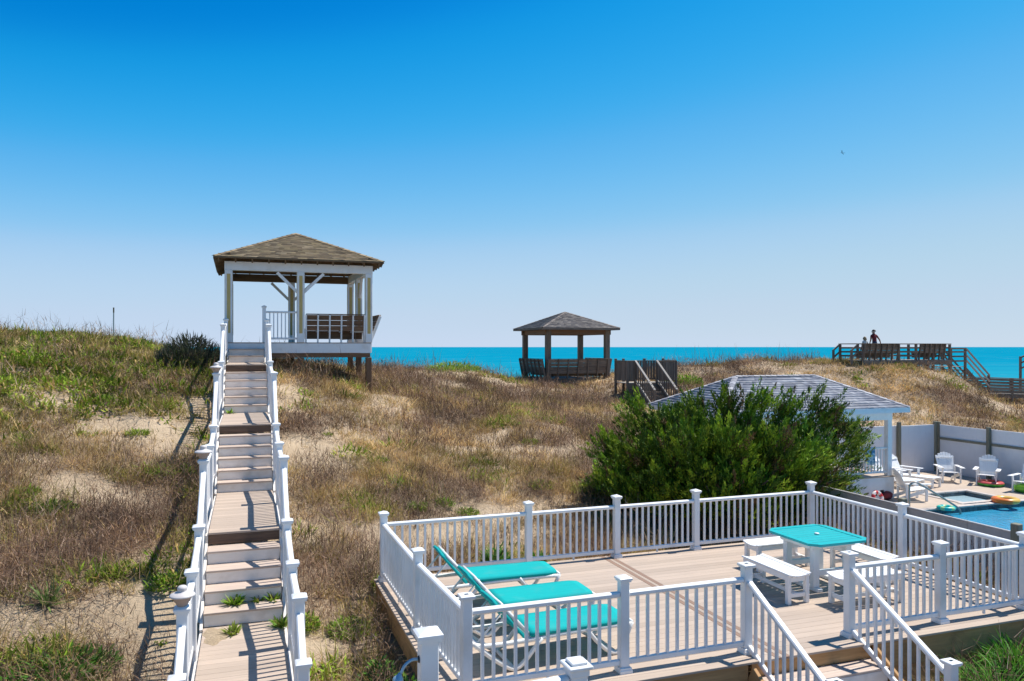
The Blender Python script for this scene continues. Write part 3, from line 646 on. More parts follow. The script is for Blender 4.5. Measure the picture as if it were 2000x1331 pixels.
# built-in bench round the right-hand corner: leaning back boards on sloping supports
def bench_run(th, p0, p1, out, zf, n, mats=('bench', 'vinyl'), hgt=.86, lean=.32, nb=3, seat=True, low=.42):
    """bench back along p0-p1 leaning towards 'out' (unit vector), its supports and seat"""
    p0, p1, out = Vector((*p0, 0)), Vector((*p1, 0)), Vector((*out, 0)); u = (p1 - p0).normalized()
    slope = Vector((0, 0, hgt)) + out * lean
    for i in range(n + 1):
        q = p0.lerp(p1, i / n)
        bar('bench_support', th, mats[1], q + out * .02 + Vector((0, 0, zf - .02)), q + out * .02 + slope + Vector((0, 0, zf)), .045, .09, .004, up=out)
        if seat: box_ = bar('seat_bracket', th, mats[1], q - out * .02 + Vector((0, 0, zf + .36)), q - out * .48 + Vector((0, 0, zf + .36)), .04, .08, .004)
    for k in range(nb):
        f = low + (1 - low) * (k + .5) / nb; c = slope * f - out * .035 + Vector((0, 0, zf))
        bar('back_board', th, mats[0], p0 + c, p1 + c, .03, hgt * (1 - low) / nb - .010, .004, up=slope)
    if seat:
        for k in range(3): c = -out * (.08 + .15 * k) + Vector((0, 0, zf + .42)); bar('seat_board', th, mats[0], p0 + c, p1 + c, .135, .035, .004)
    if seat: c = -out * .44 + Vector((0, 0, zf + .24)); bar('seat_skirt', th, mats[0], p0 + c, p1 + c, .025, .26, .004)
    c = slope + Vector((0, 0, zf + .02)) - out * .01; bar('back_cap', th, mats[0], p0 + c, p1 + c, .10, .03, .005)
bench_run(gaz, (gm + .16, GT0 + .02), (G1 - .14, GT0 + .02), (0, -1), GF, 5, lean=.10)
bench_run(gaz, (G1 + .05, GT0 + .16), (G1 + .05, GT1 - .16), (1, 0), GF, 8, lean=.34)

# ------------------------------------------------------------------ the weathered gazebo nearer the sea
N0, NT0, NL = 15.1, 37.1, 3.35; NF = 1.98; NZE = 4.60
g2 = thing('weathered_gazebo', 'weathered grey gazebo with dark shingle roof standing before the sea', 'gazebo', N0 + NL / 2, NT0 + NL / 2, 1.6)
for i in range(24): w = NL / 24; box('floor_board', g2, 'grey', N0 - .05, N0 + NL + .05, NT0 + i * w + .002, NT0 + (i + 1) * w - .004, NF - .035, NF, .003)
for t in (NT0 - .03, NT0 + NL + .03): box('rim_board', g2, 'grey', N0 - .05, N0 + NL + .05, t - .02, t + .02, NF - .26, NF - .036, .004)
for s in (N0 - .07, N0 + NL + .07): box('rim_board', g2, 'grey', s - .018, s + .018, NT0 - .05, NT0 + NL + .05, NF - .26, NF - .036, .004)
for s in (N0, N0 + NL):
    for t in (NT0, NT0 + NL): box('post', g2, 'grey', s - .13, s + .13, t - .13, t + .13, hz(s, t) - .4, NZE - .10, .01)
for t in (NT0, NT0 + NL): box('beam', g2, 'bench', N0 - .2, N0 + NL + .2, t - .09, t + .09, NZE - .34, NZE - .09, .006)
for s in (N0, N0 + NL): box('beam', g2, 'bench', s - .09, s + .09, NT0 + .092, NT0 + NL - .092, NZE - .338, NZE - .092, .006)
hip_roof(g2, N0 - .52, N0 + NL + .52, NT0 - .52, NT0 + NL + .52, NZE, NZE + .90, DGREY, 9, .15, 'grey', 'grey', ft=.10)
bench_run(g2, (N0 - .1, NT0 - .16), (N0 + NL - .1, NT0 - .16), (0, -1), NF, 6, ('grey', 'grey'), hgt=1.0, lean=.16, nb=4, low=.25)
bench_run(g2, (N0 - .16, NT0 + NL - .1), (N0 - .16, NT0 - .1), (-1, 0), NF, 6, ('grey', 'grey'), hgt=1.0, lean=.2, nb=4, low=.25)
bench_run(g2, (N0 + NL + .1, NT0 + .1), (N0 + NL + .1, NT0 + NL - .1), (1, 0), NF, 6, ('grey', 'grey'), hgt=1.0, lean=.2)

# ------------------------------------------------------------------ the small grey landing with steps
pf = thing('landing_platform', 'small grey timber landing with vertical board rails and steps, beside the juniper', 'platform', 17.8, 31.9, 1.0)
P0, P1, PT0, PT1, PZ = 16.6, 19.1, 31.3, 32.45, 2.0
for i in range(13): w = (PT1 - PT0) / 13; box('floor_board', pf, 'silver', P0, P1, PT0 + i * w + .003, PT0 + (i + 1) * w - .003, PZ - .035, PZ, .003)
for s in (P0, 17.0, 18.1, P1):
    for t in (PT0, PT1): box('post', pf, 'grey', s - .05, s + .05, t - .05, t + .05, hz(s, t) - .4, PZ + (1.08 if t == PT1 else .98), .006)
def board_rail(a, b_, t, z=PZ, n=8):
    bar('top_rail', pf, 'grey', (a, t, z + .97), (b_, t, z + .97), .1, .04, .004); bar('low_rail', pf, 'grey', (a, t + .02, z + .12), (b_, t + .02, z + .12), .04, .09, .004)
    for i in range(n): f = (i + .5) / n; x = a + (b_ - a) * f; wd = (b_ - a) / n * .82; box('upright_board', pf, 'grey', x - wd / 2, x + wd / 2, t - .03, t - .008, z + .08, z + .95, .003)
board_rail(P0, 17.0, PT0, n=3); board_rail(18.1, P1, PT0, n=7); board_rail(P0, 17.0, PT1, n=3); board_rail(17.0, 18.1, PT1, n=8); board_rail(18.1, P1, PT1, n=7)
for s in (P0, P1):
    bar('top_rail', pf, 'grey', (s, PT0, PZ + .99), (s, PT1, PZ + .99), .1, .04, .004)
    for i in range(8): t = PT0 + .1 + i * (PT1 - PT0 - .2) / 7; box('upright_board', pf, 'grey', s - .012, s + .012, t - .05, t + .05, PZ + .08, PZ + .95, .003)
box('fascia_board', pf, 'grey', P0, P1, PT0 - .04, PT0 - .002, PZ - .3, PZ - .04, .004); box('skirt_board', pf, 'grey', P0, 16.98, PT0 - .03, PT0 - .005, PZ - .95, PZ - .305, .004)
NSTEP = 6
for k in range(NSTEP):
    t = PT0 - .05 - .28 * k; z = PZ - .19 * (k + 1); box('tread', pf, 'grey', 17.05, 18.05, t - .27, t, z - .04, z, .004); box('riser', pf, 'grey', 17.05, 18.05, t - .0015, t + .016, z + .001, z + .148, .003)
for s in (17.0, 18.1):
    e = (s, PT0 - .05 - .28 * NSTEP, PZ - .19 * NSTEP)
    bar('hand_rail', pf, 'silver', (s, PT0, PZ + 1.0), (e[0], e[1], e[2] + .9), .10, .045, .005); bar('low_rail', pf, 'silver', (s, PT0, PZ + .14), (e[0], e[1], e[2] + .04), .05, .08, .005); bar('stringer', pf, 'grey', (s, PT0, PZ - .12), e, .04, .24, .004)
    box('newel', pf, 'grey', s - .045, s + .045, e[1] - .045, e[1] + .045, e[2] - .5, e[2] + .88, .006)
    for i in range(9): f = (i + .5) / 9; t = PT0 + (e[1] - PT0) * f; z = PZ - .19 * NSTEP * f; box('upright_board', pf, 'grey', s - .011, s + .011, t - .045, t + .045, z + .16, z + .95, .003)

# ------------------------------------------------------------------ the far look-out deck with benches, stair and walkway
fd = thing('lookout_deck', 'dark weathered look-out deck with bench backs on the dune crest', 'deck', 33.4, 33, 2.4)
K0, K1, KT0, KT1, KZ = 30.55, 36.6, 31.9, 33.6, 2.93
for i in range(18): w = (KT1 - KT0) / 18; box('floor_board', fd, 'silver', K0, K1, KT0 + i * w + .003, KT0 + (i + 1) * w - .003, KZ - .035, KZ, .003)
for t in (KT0 - .025, KT1 + .025): box('rim_board', fd, 'grey', K0, K1, t - .02, t + .02, KZ - .27, KZ - .038, .004)
for s in np.linspace(K0 + .05, K1 - .05, 6):
    for t in (KT0 + .04, KT1 - .04): box('post', fd, 'grey', s - .055, s + .055, t - .055, t + .055, hz(s, t) - .5, KZ + .82, .006)
for t in (KT0 + .04, KT1 - .04):
    a, b_ = (K0 + 2.35, K0 + 3.7) if t < 33 else (K0, K1)
    for h in (.22, .43, .64): bar('rail_board', fd, 'grey', (a, t - .07, KZ + h), (b_, t - .07, KZ + h), .03, .09, .004)
    bar('rail_cap', fd, 'grey', (K0, t, KZ + .85), (K1, t, KZ + .85), .15, .045, .005)
for s in (K0 + .03, K1 - .03):
    for h in (.22, .43, .64): bar('rail_board', fd, 'grey', (s, KT0 + .1, KZ + h), (s, KT1 - .1, KZ + h), .03, .09, .004)
    bar('rail_cap', fd, 'grey', (s, KT0 + .12, KZ + .852), (s, KT1 - .12, KZ + .852), .15, .045, .005)
bench_run(fd, (K0 + .05, KT0 + .05), (K0 + 2.3, KT0 + .05), (0, -1), KZ, 6, ('grey', 'grey'), hgt=.84, lean=.15)
bench_run(fd, (K0 + 3.8, KT0 + .05), (K1 - .5, KT0 + .05), (0, -1), KZ, 5, ('grey', 'grey'), hgt=.84, lean=.13)
# lower landing, stair to the side and walkway
L0, L1, LZ_ = K1 + .02, K1 + 1.15, KZ - .38
for i in range(9): box('floor_board', fd, 'silver', L0 + i * .125, L0 + i * .125 + .12, KT0 + .1, KT0 + 1.6, LZ_ - .035, LZ_, .003)
for s in (L0 + .08, L1):
    for t in (KT0 + .1, KT0 + 1.6): box('post', fd, 'grey', s - .055, s + .055, t - .055, t + .055, hz(s, t) - .5, LZ_ + 1.0, .006)
for t in (KT0 + .1, KT0 + 1.6):
    for h in (.3, .55, .8, .98): bar('rail_board', fd, 'grey', (L0, t - .07, LZ_ + h), (L1, t - .07, LZ_ + h), .03, .09, .004)
ST1, SZ1 = L1 + 1.75, LZ_ - 1.5
for k in range(7): box('tread', fd, 'grey', L1 + 1.75 * k / 7, L1 + 1.75 * (k + 1) / 7 + .02, KT0 + .12, KT0 + 1.58, LZ_ - 1.5 * (k + 1) / 8 - .04, LZ_ - 1.5 * (k + 1) / 8, .004)
for t in (KT0 + .1, KT0 + 1.6):
    bar('stringer', fd, 'grey', (L1, t, LZ_ - .15), (ST1, t, SZ1 - .12), .04, .26, .004)
    for h in (.35, .65, .98): bar('hand_rail', fd, 'silver' if t < 33 else 'grey', (L1, t - .06, LZ_ + h), (ST1, t - .06, SZ1 + h), .06, .085, .004)
    box('newel', fd, 'grey', ST1 - .055, ST1 + .055, t - .055, t + .055, SZ1 - 1.0, SZ1 + 1.0, .006)
WE = ST1 + 9
for i in range(60): a = ST1 + i * .15; box('walk_board', fd, 'silver', a + .003, a + .147, KT0 + .05, KT0 + 1.65, SZ1 - .04 - i * .006, SZ1 - i * .006, .003)
for t in (KT0 + .1, KT0 + 1.6):
    for h in (.08, .25, .42, .59, .76): bar('rail_board', fd, 'grey', (ST1, t - .07, SZ1 + h), (WE, t - .07, SZ1 + h - .36), .03, .125, .004)
    bar('rail_cap', fd, 'grey', (ST1, t, SZ1 + .86), (WE, t, SZ1 + .5), .14, .04, .005); bar('side_beam', fd, 'grey', (ST1, t, SZ1 - .15), (WE, t, SZ1 - .51), .04, .2, .005)
    for i in range(1, 6): s = ST1 + i * 1.8; z = SZ1 - .36 * i / 5; box('post', fd, 'grey', s - .05, s + .05, t - .05, t + .05, hz(s, t) - .5, z + .84, .006)
# steps on the seaward-left end
for t in (KT1 - 1.4, KT1 - .1):
    for h in (.45, .84): bar('hand_rail', fd, 'grey', (K0, t, KZ + h), (K0 - .45, t, KZ + h - .33), .05, .085, .004)
    box('newel', fd, 'grey', K0 - .5, K0 - .4, t - .05, t + .05, hz(K0 - .45, t) - .3, KZ + .54, .006)
for k in range(2): box('tread', fd, 'grey', K0 - .3 * (k + 1), K0 - .3 * k, KT1 - 1.38, KT1 - .12, KZ - .19 * (k + 1) - .04, KZ - .19 * (k + 1), .004)
# a scrap of the next walkway at the edge of the view
s0, t0, z0 = pix(1993, 698, 50)
nw = thing('beach_walk_rail', 'dark timber rail of a farther beach walkway at the right edge', 'railing', s0, t0, z0 - 2.0)
for k in range(2):
    box('post', nw, 'grey', s0 + k * 1.7 - .06, s0 + k * 1.7 + .06, t0 - .06, t0 + .06, z0 - 2.4, z0 + .05 + k * .55, .006)
for h in (0, -.35, -.7): bar('rail_board', nw, 'grey', (s0, t0 - .08, z0 + h), (s0 + 3.4, t0 - .08, z0 + h + 1.1), .04, .10, .004)

# ------------------------------------------------------------------ the neighbour's pool yard
yard_z = -1.3
ch = thing('pool_yard', None, None, 19, 14, -1.3)
ch["kind"] = "structure"; ch["label"] = "pale concrete paving round the neighbour's pool"
SPA = (21.65, 23.5, 18.42, 19.9); PL = (14.6, 24.9, 5.0, 17.95)
def slab(name, a, b_, c, d, z0=-1.42, z1=yard_z): box(name, ch, 'concrete', a, b_, c, d, z0, z1, .01)
slab('paving_slab', 12.2, 26.2, SPA[3] + .2, 23.5)
slab('paving_slab', 12.2, SPA[0] - .2, PL[3] + .2, SPA[3] + .196); slab('paving_slab', SPA[1] + .2, 26.2, PL[3] + .2, SPA[3] + .196)
slab('paving_slab', 12.2, PL[0] - .3, -2, PL[3] + .196); slab('paving_slab', PL[1] + .3, 26.2, -2, PL[3] + .196); slab('paving_slab', PL[0] - .296, PL[1] + .296, -2, PL[2] - .3)
pool = thing('swimming_pool', 'blue swimming pool with dark tile band behind the low fence', 'pool', 19.7, 11, -2.8)
spa = thing('spa_pool', 'small square spa pool with pale grey water beside the swimming pool', 'spa', 22.6, 19.1, -2.4)
def basin(th, r, floor, fm, wm, zw, cope=.28, back_only=False):
    a, b_, c, d = r
    box('basin_floor', th, fm, a, b_, c, d, floor - .1, floor, .002)
    for nm, q in (('w', (a - .06, a, c, d)), ('e', (b_, b_ + .06, c, d)), ('s', (a - .06, b_ + .06, c - .06, c - .001)), ('n', (a - .06, b_ + .06, d + .001, d + .06))):
        box('basin_wall', th, fm, q[0], q[1], q[2], q[3], floor, zw - .12, .002)
    n = int((b_ - a) / .16)
    for i in range(n):
        x0_, x1_ = a + (b_ - a) * i / n, a + (b_ - a) * (i + 1) / n; box('tile', th, 'tile', x0_ + .003, x1_ - .003, d - .004, d + .02, zw - .115, yard_z - .045, .003)
        
    m = int((d - c) / .16)
    for i in range(m):
        y0_, y1_ = c + (d - c) * i / m, c + (d - c) * (i + 1) / m
        if y1_ > d - 4.5: box('tile', th, 'tile', b_ - .02, b_ + .004, y0_ + .003, y1_ - .003, zw - .115, yard_z - .045, .003)
    # coping stones
    for (xa, xb, ya, yb) in ((a - cope, b_ + cope, d, d + cope - .1), (a - cope, b_ + cope, c - cope + .1, c)):
        k = max(2, int((xb - xa) / .6))
        for i in range(k): box('coping_stone', th, 'coping', xa + (xb - xa) * i / k + .004, xa + (xb - xa) * (i + 1) / k - .004, ya, yb, yard_z - .04, yard_z + .022, .012)
    for (xa, xb) in ((a - cope + .1, a), (b_, b_ + cope - .1)):
        k = max(2, int((d - c) / .6))
        for i in range(k): box('coping_stone', th, 'coping', xa, xb, c + (d - c) * i / k + .004, c + (d - c) * (i + 1) / k - .004, yard_z - .04, yard_z + .022, .012)
    g_ = 40; xs = np.linspace(a, b_, g_); ys = np.linspace(c, d, g_); X, Y = np.meshgrid(xs, ys); Zw = zw + .012 * (vnoise(X.ravel(), Y.ravel(), .7, 8) - .5) + .006 * (vnoise(X.ravel(), Y.ravel(), .3, 9) - .5)
    v = np.c_[X.ravel(), Y.ravel(), Zw]; q = np.arange(g_ * g_).reshape(g_, g_); fq = np.stack([q[:-1, :-1], q[:-1, 1:], q[1:, 1:], q[1:, :-1]], -1).reshape(-1, 4)
    put('water_surface', tint_mesh('water_surface', v, [fq], np.full((len(v), 3), .5), wm, True), th)
basin(pool, PL, -2.7, 'poolfloor', 'pool', -1.47); basin(spa, SPA, -2.1, 'spafloor', 'spa', -1.45)

def panel_fence(name, label, p0, p1, n, zb, zt, inner, rails=False, pm='fence_w'):
    """white panels between wooden posts; inner: unit vector to the side that shows the posts"""
    f = thing(name, label, 'fence', (p0[0] + p1[0]) / 2, (p0[1] + p1[1]) / 2, zb)
    p0, p1, inner = Vector((*p0, 0)), Vector((*p1, 0)), Vector((*inner, 0)); 
    for i in range(n):
        a, b_ = p0.lerp(p1, i / n), p0.lerp(p1, (i + 1) / n); d = (b_ - a).normalized() * .012; dz = rnd.uniform(-.03, .03)
        mid = Vector((0, 0, (zb + zt) / 2 + dz))
        pan = bar('panel', f, pm, a + d + mid, b_ - d + mid, .022, zt - zb, .004)
        nbd = max(4, int((b_ - a).length / .29))
        for q in range(1, nbd):
            e_ = a.lerp(b_, q / nbd) + inner * .0125; bar('joint_strip', pan, pm, e_ + Vector((0, 0, zb + .02)), e_ + Vector((0, 0, zt + dz - .01)), .016 if abs(inner.y) > .5 else .004, .004 if abs(inner.y) > .5 else .016, .001, up=(0, 1, 0))
        bar('panel_cap', pan, pm, a + d + Vector((0, 0, zt + dz + .012)), b_ - d + Vector((0, 0, zt + dz + .012)), .045, .03, .006)
        if rails:
            for h in (.72,): bar('fence_rail', f, 'post_green', a + inner * .045 + Vector((0, 0, zb + (zt - zb) * h)), b_ + inner * .045 + Vector((0, 0, zb + (zt - zb) * h)), .04, .09, .005)
    for i in range(n + 1):
        q = p0.lerp(p1, i / n) + inner * .09; box('post', f, 'post_green', q.x - .065, q.x + .065, q.y - .065, q.y + .065, zb - .4, zt + .14 + rnd.uniform(-.03, .04), .012)
    return f
panel_fence('panel_fence', 'white panel fence along the back of the pool yard under the dune', (12.06, 23.62), (26.35, 23.62), 7, -1.35, .53, (0, -1))
panel_fence('panel_fence', 'white panel fence with dark middle rail behind the pool chairs', (26.35, 23.60), (26.35, 5.0), 8, -1.35, .53, (-1, 0), rails=True)
panel_fence('panel_fence', 'low grey panel fence between the sun deck and the pool', (12.06, 4.6), (12.06, 23.0), 8, -1.35, .58, (-1, 0), pm='fence_g')

# pool house
H0, H1, HT0, HT1 = 13.2, 20.4, 19.3, 23.35; HF, HE = -.55, 1.68
ph = thing('pool_house', 'open white pool house with grey shingle roof behind the juniper', 'pool house', 16.8, 21.3, -1.3)
hip_roof(ph, H0, H1, HT0, HT1, HE, HE + .98, GREYS, 14, .145, 'vinyl', 'vinyl', ridge_half=(H1 - H0 - (HT1 - HT0)) / 2, ft=.16)
a, b_, c, d = H0 + .45, H1 - .45, HT0 + .45, HT1 - .45
for t in (c, d): box('beam', ph, 'vinyl', a - .1, b_ + .1, t - .09, t + .09, HE - .42, HE - .161, .006)
for s in (a, b_): box('beam', ph, 'vinyl', s - .09, s + .09, c + .092, d - .092, HE - .42, HE - .162, .006)
box('ceiling', ph, 'vinyl', H0 + .03, H1 - .03, HT0 + .03, HT1 - .03, HE - .158, HE - .12, .003)
for s in (a, (a + b_) / 2, b_):
    for t in (c, d): box('column', ph, 'vinyl', s - .085, s + .085, t - .085, t + .085, HF, HE - .421, .008)
for i in range(22): w = (d - c + .3) / 22; box('floor_board', ph, 'deckb', a - .15, b_ + .15, c - .15 + i * w + .002, c - .15 + (i + 1) * w - .003, HF - .03, HF, .003)
box('skirt_panel', ph, 'vinyl', a - .12, b_ + .12, c - .13, c - .10, -1.29, HF - .031, .005); box('skirt_panel', ph, 'vinyl', b_ + .10, b_ + .13, c - .095, d + .12, -1.29, HF - .031, .005); box('skirt_panel', ph, 'vinyl', a - .13, a - .10, c - .095, d + .12, -1.29, HF - .031, .005)
for s in (b_ - .65, b_ - .38): box('vent', ph, 'black', s - .07, s + .07, c - .136, c - .128, -1.16, -.98, .002)
rail(ph, (a, c, HF + .9), ((a + b_) / 2, c, HF + .9), (a, c, HF + .12), ((a + b_) / 2, c, HF + .12)); rail(ph, ((a + b_) / 2, c, HF + .9), (b_, c, HF + .9), ((a + b_) / 2, c, HF + .12), (b_, c, HF + .12))
rail(ph, (a, c, HF + .9), (a, d, HF + .9), (a, c, HF + .12), (a, d, HF + .12))

# ------------------------------------------------------------------ sling loungers on the sun deck
def sling_mesh(L, wd, th, sag):
    n, m = 14, 6; V = []; Fc = []
    for k, zz in enumerate((0, -th)):
        for i in range(n + 1):
            for j in range(m + 1):
                x = L * i / n; y = wd * (j / m - .5) * (1 - .16 * max(0, (i / n - .9) / .1) ** 1.5); V.append((x, y, zz - sag * (1 - (2 * j / m - 1) ** 2) * math.sin(math.pi * i / n) - .012 * abs(2 * j / m - 1) ** 6))
    def id_(k, i, j): return k * (n + 1) * (m + 1) + i * (m + 1) + j
    for i in range(n):
        for j in range(m):
            Fc.append((id_(0, i, j), id_(0, i + 1, j), id_(0, i + 1, j + 1), id_(0, i, j + 1))); Fc.append((id_(1, i, j + 1), id_(1, i + 1, j + 1), id_(1, i + 1, j), id_(1, i, j)))
    for i in range(n):
        for j in (0, m): q = (id_(0, i, j), id_(1, i, j), id_(1, i + 1, j), id_(0, i + 1, j)); Fc.append(q if j == 0 else q[::-1])
    for j in range(m):
        for i in (0, n): q = (id_(0, i, j), id_(0, i, j + 1), id_(1, i, j + 1), id_(1, i, j)); Fc.append(q if i == 0 else q[::-1])
    return mesh_from('sling', V, Fc, 'teal_sling', True)
SEAT_SL, BACK_SL = sling_mesh(1.28, .62, .04, .012), sling_mesh(.57, .56, .035, .014)
def lounger(s, t, label, rz=0.0, ang=50):
    th = thing('sun_lounger', label, 'sun lounger', s, t, 0, 'turquoise sling loungers on the sun deck', rz=rz, local=True)
    W = .29; zs_ = .33; hx = .72                                     # rail height, hinge position from the head end
    put('seat_sling', SEAT_SL, th, T(hx, 0, zs_ + .075))
    ca, sa = math.cos(R(ang)), math.sin(R(ang))
    put('back_sling', BACK_SL, th, T(hx - .03, 0, zs_ + .015) @ Matrix.Rotation(R(180), 4, 'Z') @ Matrix.Rotation(R(-ang), 4, 'Y'))
    for sy in (-1, 1):
        y = sy * W
        tube('side_rail', th, 'pvc', smooth_path([(0, y, zs_ + .05), (.12, y, zs_ - .005), (.5, y, zs_ - .02), (1.2, y, zs_), (1.95, y, zs_), (2.02, y, zs_ - .02)], 4), .027, 8)
        tube('leg', th, 'pvc', smooth_path([(.04, y * 1.02, zs_ + .03), (.28, y * 1.04, .16), (.47, y * 1.05, .035), (.56, y * 1.05, .03), (.66, y * 1.04, .10), (.86, y * 1.02, zs_ - .01)], 4), .027, 8)
        tube('leg', th, 'pvc', smooth_path([(1.42, y * 1.04, zs_ + .02), (1.58, y * 1.05, .16), (1.74, y * 1.05, .035), (1.83, y * 1.05, .03), (1.92, y * 1.04, .12), (2.03, y * 1.0, zs_ + .02)], 4), .027, 8)
        tube('back_frame', th, 'pvc', [(hx, y * .86, zs_ + .03), (hx - .54 * ca, y * .86, zs_ + .0 + .54 * sa)], .024, 8)
        tube('back_strut', th, 'pvc', [(hx - .42 * ca, y * .8, zs_ + .05 + .42 * sa), (hx - .62, y * .8, zs_ + .0)], .014, 6)
    for x, z in ((.10, zs_), (hx, zs_), (1.42, zs_ + .01), (2.03, zs_ + .02), (.51, .03), (1.78, .03)): tube('cross_bar', th, 'pvc', [(x, -W, z), (x, W, z)], .022, 8)
    tube('cross_bar', th, 'pvc', [(hx - .52 * ca, -W * .9, zs_ + .01 + .52 * sa), (hx - .52 * ca, W * .9, zs_ + .01 + .52 * sa)], .02, 8)
    return th
lounger(2.36, 10.68, 'turquoise sling lounger nearest the back rail, farthest of three', R(-1.5))
lounger(2.42, 9.56, 'turquoise sling lounger in the middle of the three', R(.5))
lounger(2.40, 8.48, 'turquoise sling lounger nearest the front rail', R(2))

# ------------------------------------------------------------------ the turquoise table with four white benches
TS, TT = 8.4, 9.70
tb = thing('outdoor_table', 'square turquoise slatted table with cut corners and white base', 'table', TS, TT, 0, local=True)
hw, hd, tz = .54, .56, .75; cc = .12
for k in range(9):
    y = -hd + .115 + k * (2 * hd - .23) / 8; wd = (2 * hd - .23) / 8 - .016
    if k < 9: box('top_slat', tb, 'teal_top', -hw + .105, hw - .105, y - wd / 2 + 0, y + wd / 2, tz - .03, tz - .006, .004)
def flat_prism(name, poly, z0, z1, material):
    n = len(poly); V = [(x, y, z1) for x, y in poly] + [(x, y, z0) for x, y in poly]; Fc = [tuple(range(n)), tuple(range(n, 2 * n))[::-1]] + [(i, n + i, n + (i + 1) % n, (i + 1) % n) for i in range(n)]
    return put(name, mesh_from(name, V, Fc, material), tb)
e = .1
flat_prism('border_board', [(-hw + cc, -hd), (hw - cc, -hd), (hw - e, -hd + .035), (hw - e, -hd + e), (-hw + e, -hd + e), (-hw + e, -hd + .035)][::1], tz - .035, tz, 'teal_top')
flat_prism('border_board', [(-hw + e, hd - .035), (-hw + e, hd - e), (hw - e, hd - e), (hw - e, hd - .035), (hw - cc, hd), (-hw + cc, hd)], tz - .035, tz, 'teal_top')
flat_prism('border_board', [(hw - e + .003, -hd + .037), (hw, -hd + cc), (hw, hd - cc), (hw - e + .003, hd - .037)], tz - .035, tz, 'teal_top')
flat_prism('border_board', [(-hw, -hd + cc), (-hw + e - .003, -hd + .037), (-hw + e - .003, hd - .037), (-hw, hd - cc)], tz - .035, tz, 'teal_top')
for y in (-.34, .34): box('apron', tb, 'bench_w', -.40, .40, y - .02, y + .02, tz - .12, tz - .037, .005)
for x in (-.40, .40): box('apron', tb, 'bench_w', x - .02, x + .02, -.32, .32, tz - .12, tz - .037, .005)
for x in (-.30, .30):
    for y in (-.30, .30): box('leg', tb, 'bench_w', x - .055, x + .055, y - .045, y + .045, .06, tz - .121, .008)
for x in (-.30, .30): box('foot', tb, 'bench_w', x - .05, x + .05, -.42, .42, .0, .059, .01)
for y in (-.30, .30): box('stretcher', tb, 'bench_w', -.244, .244, y - .03, y + .03, .22, .30, .006)
put('umbrella_plug', lathe('umbrella_plug', [(.035, 0), (.038, .008), (.03, .016), (.012, .02)], 'pvc', 16), tb, T(0, 0, tz))
def bench(s, t, rz, label):
    th = thing('garden_bench', label, 'bench', s, t, 0, 'white slatted benches round the turquoise table', rz=rz, local=True)
    L_, Wd, H_ = 1.08, .40, .44; n = 6
    for k in range(n):
        f = (k + .5) / n * 2 - 1; dip = -.035 * (1 - f * f); w = Wd / n - .007
        m_ = T(0, f * Wd / 2, H_ - .012 + dip) @ Matrix.Rotation(math.atan(.07 * f / (Wd / 2)), 4, 'X'); put('seat_slat', cbox(L_, w, .022, .004, 'bench_w'), th, m_)
    for x in (-L_ / 2 + .06, L_ / 2 - .06):
        for y in (-Wd / 2 + .045, Wd / 2 - .045): box('leg', th, 'bench_w', x - .035, x + .035, y - .03, y + .03, 0, H_ - .03, .006)
        box('end_rail', th, 'bench_w', x - .02, x + .02, -Wd / 2 + .077, Wd / 2 - .077, H_ - .13, H_ - .062, .005); box('low_stretcher', th, 'bench_w', x - .018, x + .018, -Wd / 2 + .077, Wd / 2 - .077, .09, .15, .005)
    for y in (-Wd / 2 + .03, Wd / 2 - .03): box('side_apron', th, 'bench_w', -L_ / 2 + .1, L_ / 2 - .1, y - .012, y + .012, H_ - .11, H_ - .035, .004)
    box('long_stretcher', th, 'bench_w', -L_ / 2 + .08, L_ / 2 - .08, -.02, .02, .10, .15, .005)
bench(TS - .93, TT - .20, R(90), 'white slatted bench on the lounger side of the turquoise table')
bench(TS + .93, TT + .05, R(90), 'white slatted bench on the pool side of the turquoise table')
bench(TS + .02, TT + .95, 0, 'white slatted bench between the turquoise table and the back rail')
bench(TS + .02, TT - .98, 0, 'white slatted bench between the turquoise table and the deck steps')

# ------------------------------------------------------------------ chairs round the pool
def adirondack(s, t, face, label, long=False):
    """face: direction the sitter looks, degrees in the lot frame (0 = along s)"""
    th = thing('deck_lounger' if long else 'adirondack_chair', label, 'lounger' if long else 'chair', s, t, yard_z + .003, 'white slatted chairs round the pool', rz=R(face - 90), local=True)
    # own frame: sitter looks along +y
    for k in range(7):
        f = (k - 3) / 3; h = .78 - .13 * f * f; x0_ = f * .20; x1_ = f * .27
        bar('back_slat', th, 'bench_w', (x0_, -.22, .30), (x1_, -.22 - .34 * h / .78, .30 + h * .9), .082, .02, .006, up=(0, 1, .4))
    for z, f in ((.42, .0), (.82, .55)): bar('back_brace', th, 'bench_w', (-.27, -.26 - .30 * f - .03 * 1, z + .0), (.27, -.26 - .30 * f - .03, z), .03, .07, .004, up=(0, 1, .4))
    n = 11 if long else 6; L_ = 1.35 if long else .56
    for k in range(n): y = -.18 + L_ * (k + .5) / n; z = .31 + (.07 if not long else .03) * (k / n); box('seat_slat', th, 'bench_w', -.27, .27, y - L_ / n / 2 + .006, y + L_ / n / 2 - .006, z, z + .022, .004)
    for sx in (-1, 1):
        x = sx * .295
        box('front_leg', th, 'bench_w', x - .02, x + .02, .30, .38, 0, .545, .005); bar('side_rail', th, 'bench_w', (sx * .25, -.52, .05), (sx * .25, .36, .33), .03, .10, .005)
        box('arm', th, 'bench_w', sx * .35 - .07, sx * .35 + .07, -.36, .46, .546, .568, .006); box('rear_leg', th, 'bench_w', x - .018, x + .018, -.32, -.25, .0, .545, .005)
        if long: box('side_rail', th, 'bench_w', sx * .25 - .015, sx * .25 + .015, .37, -.18 + L_, .24, .312, .005); box('foot_leg', th, 'bench_w', sx * .25 - .03, sx * .25 + .03, L_ - .28, L_ - .21, 0, .239, .005)
    return th
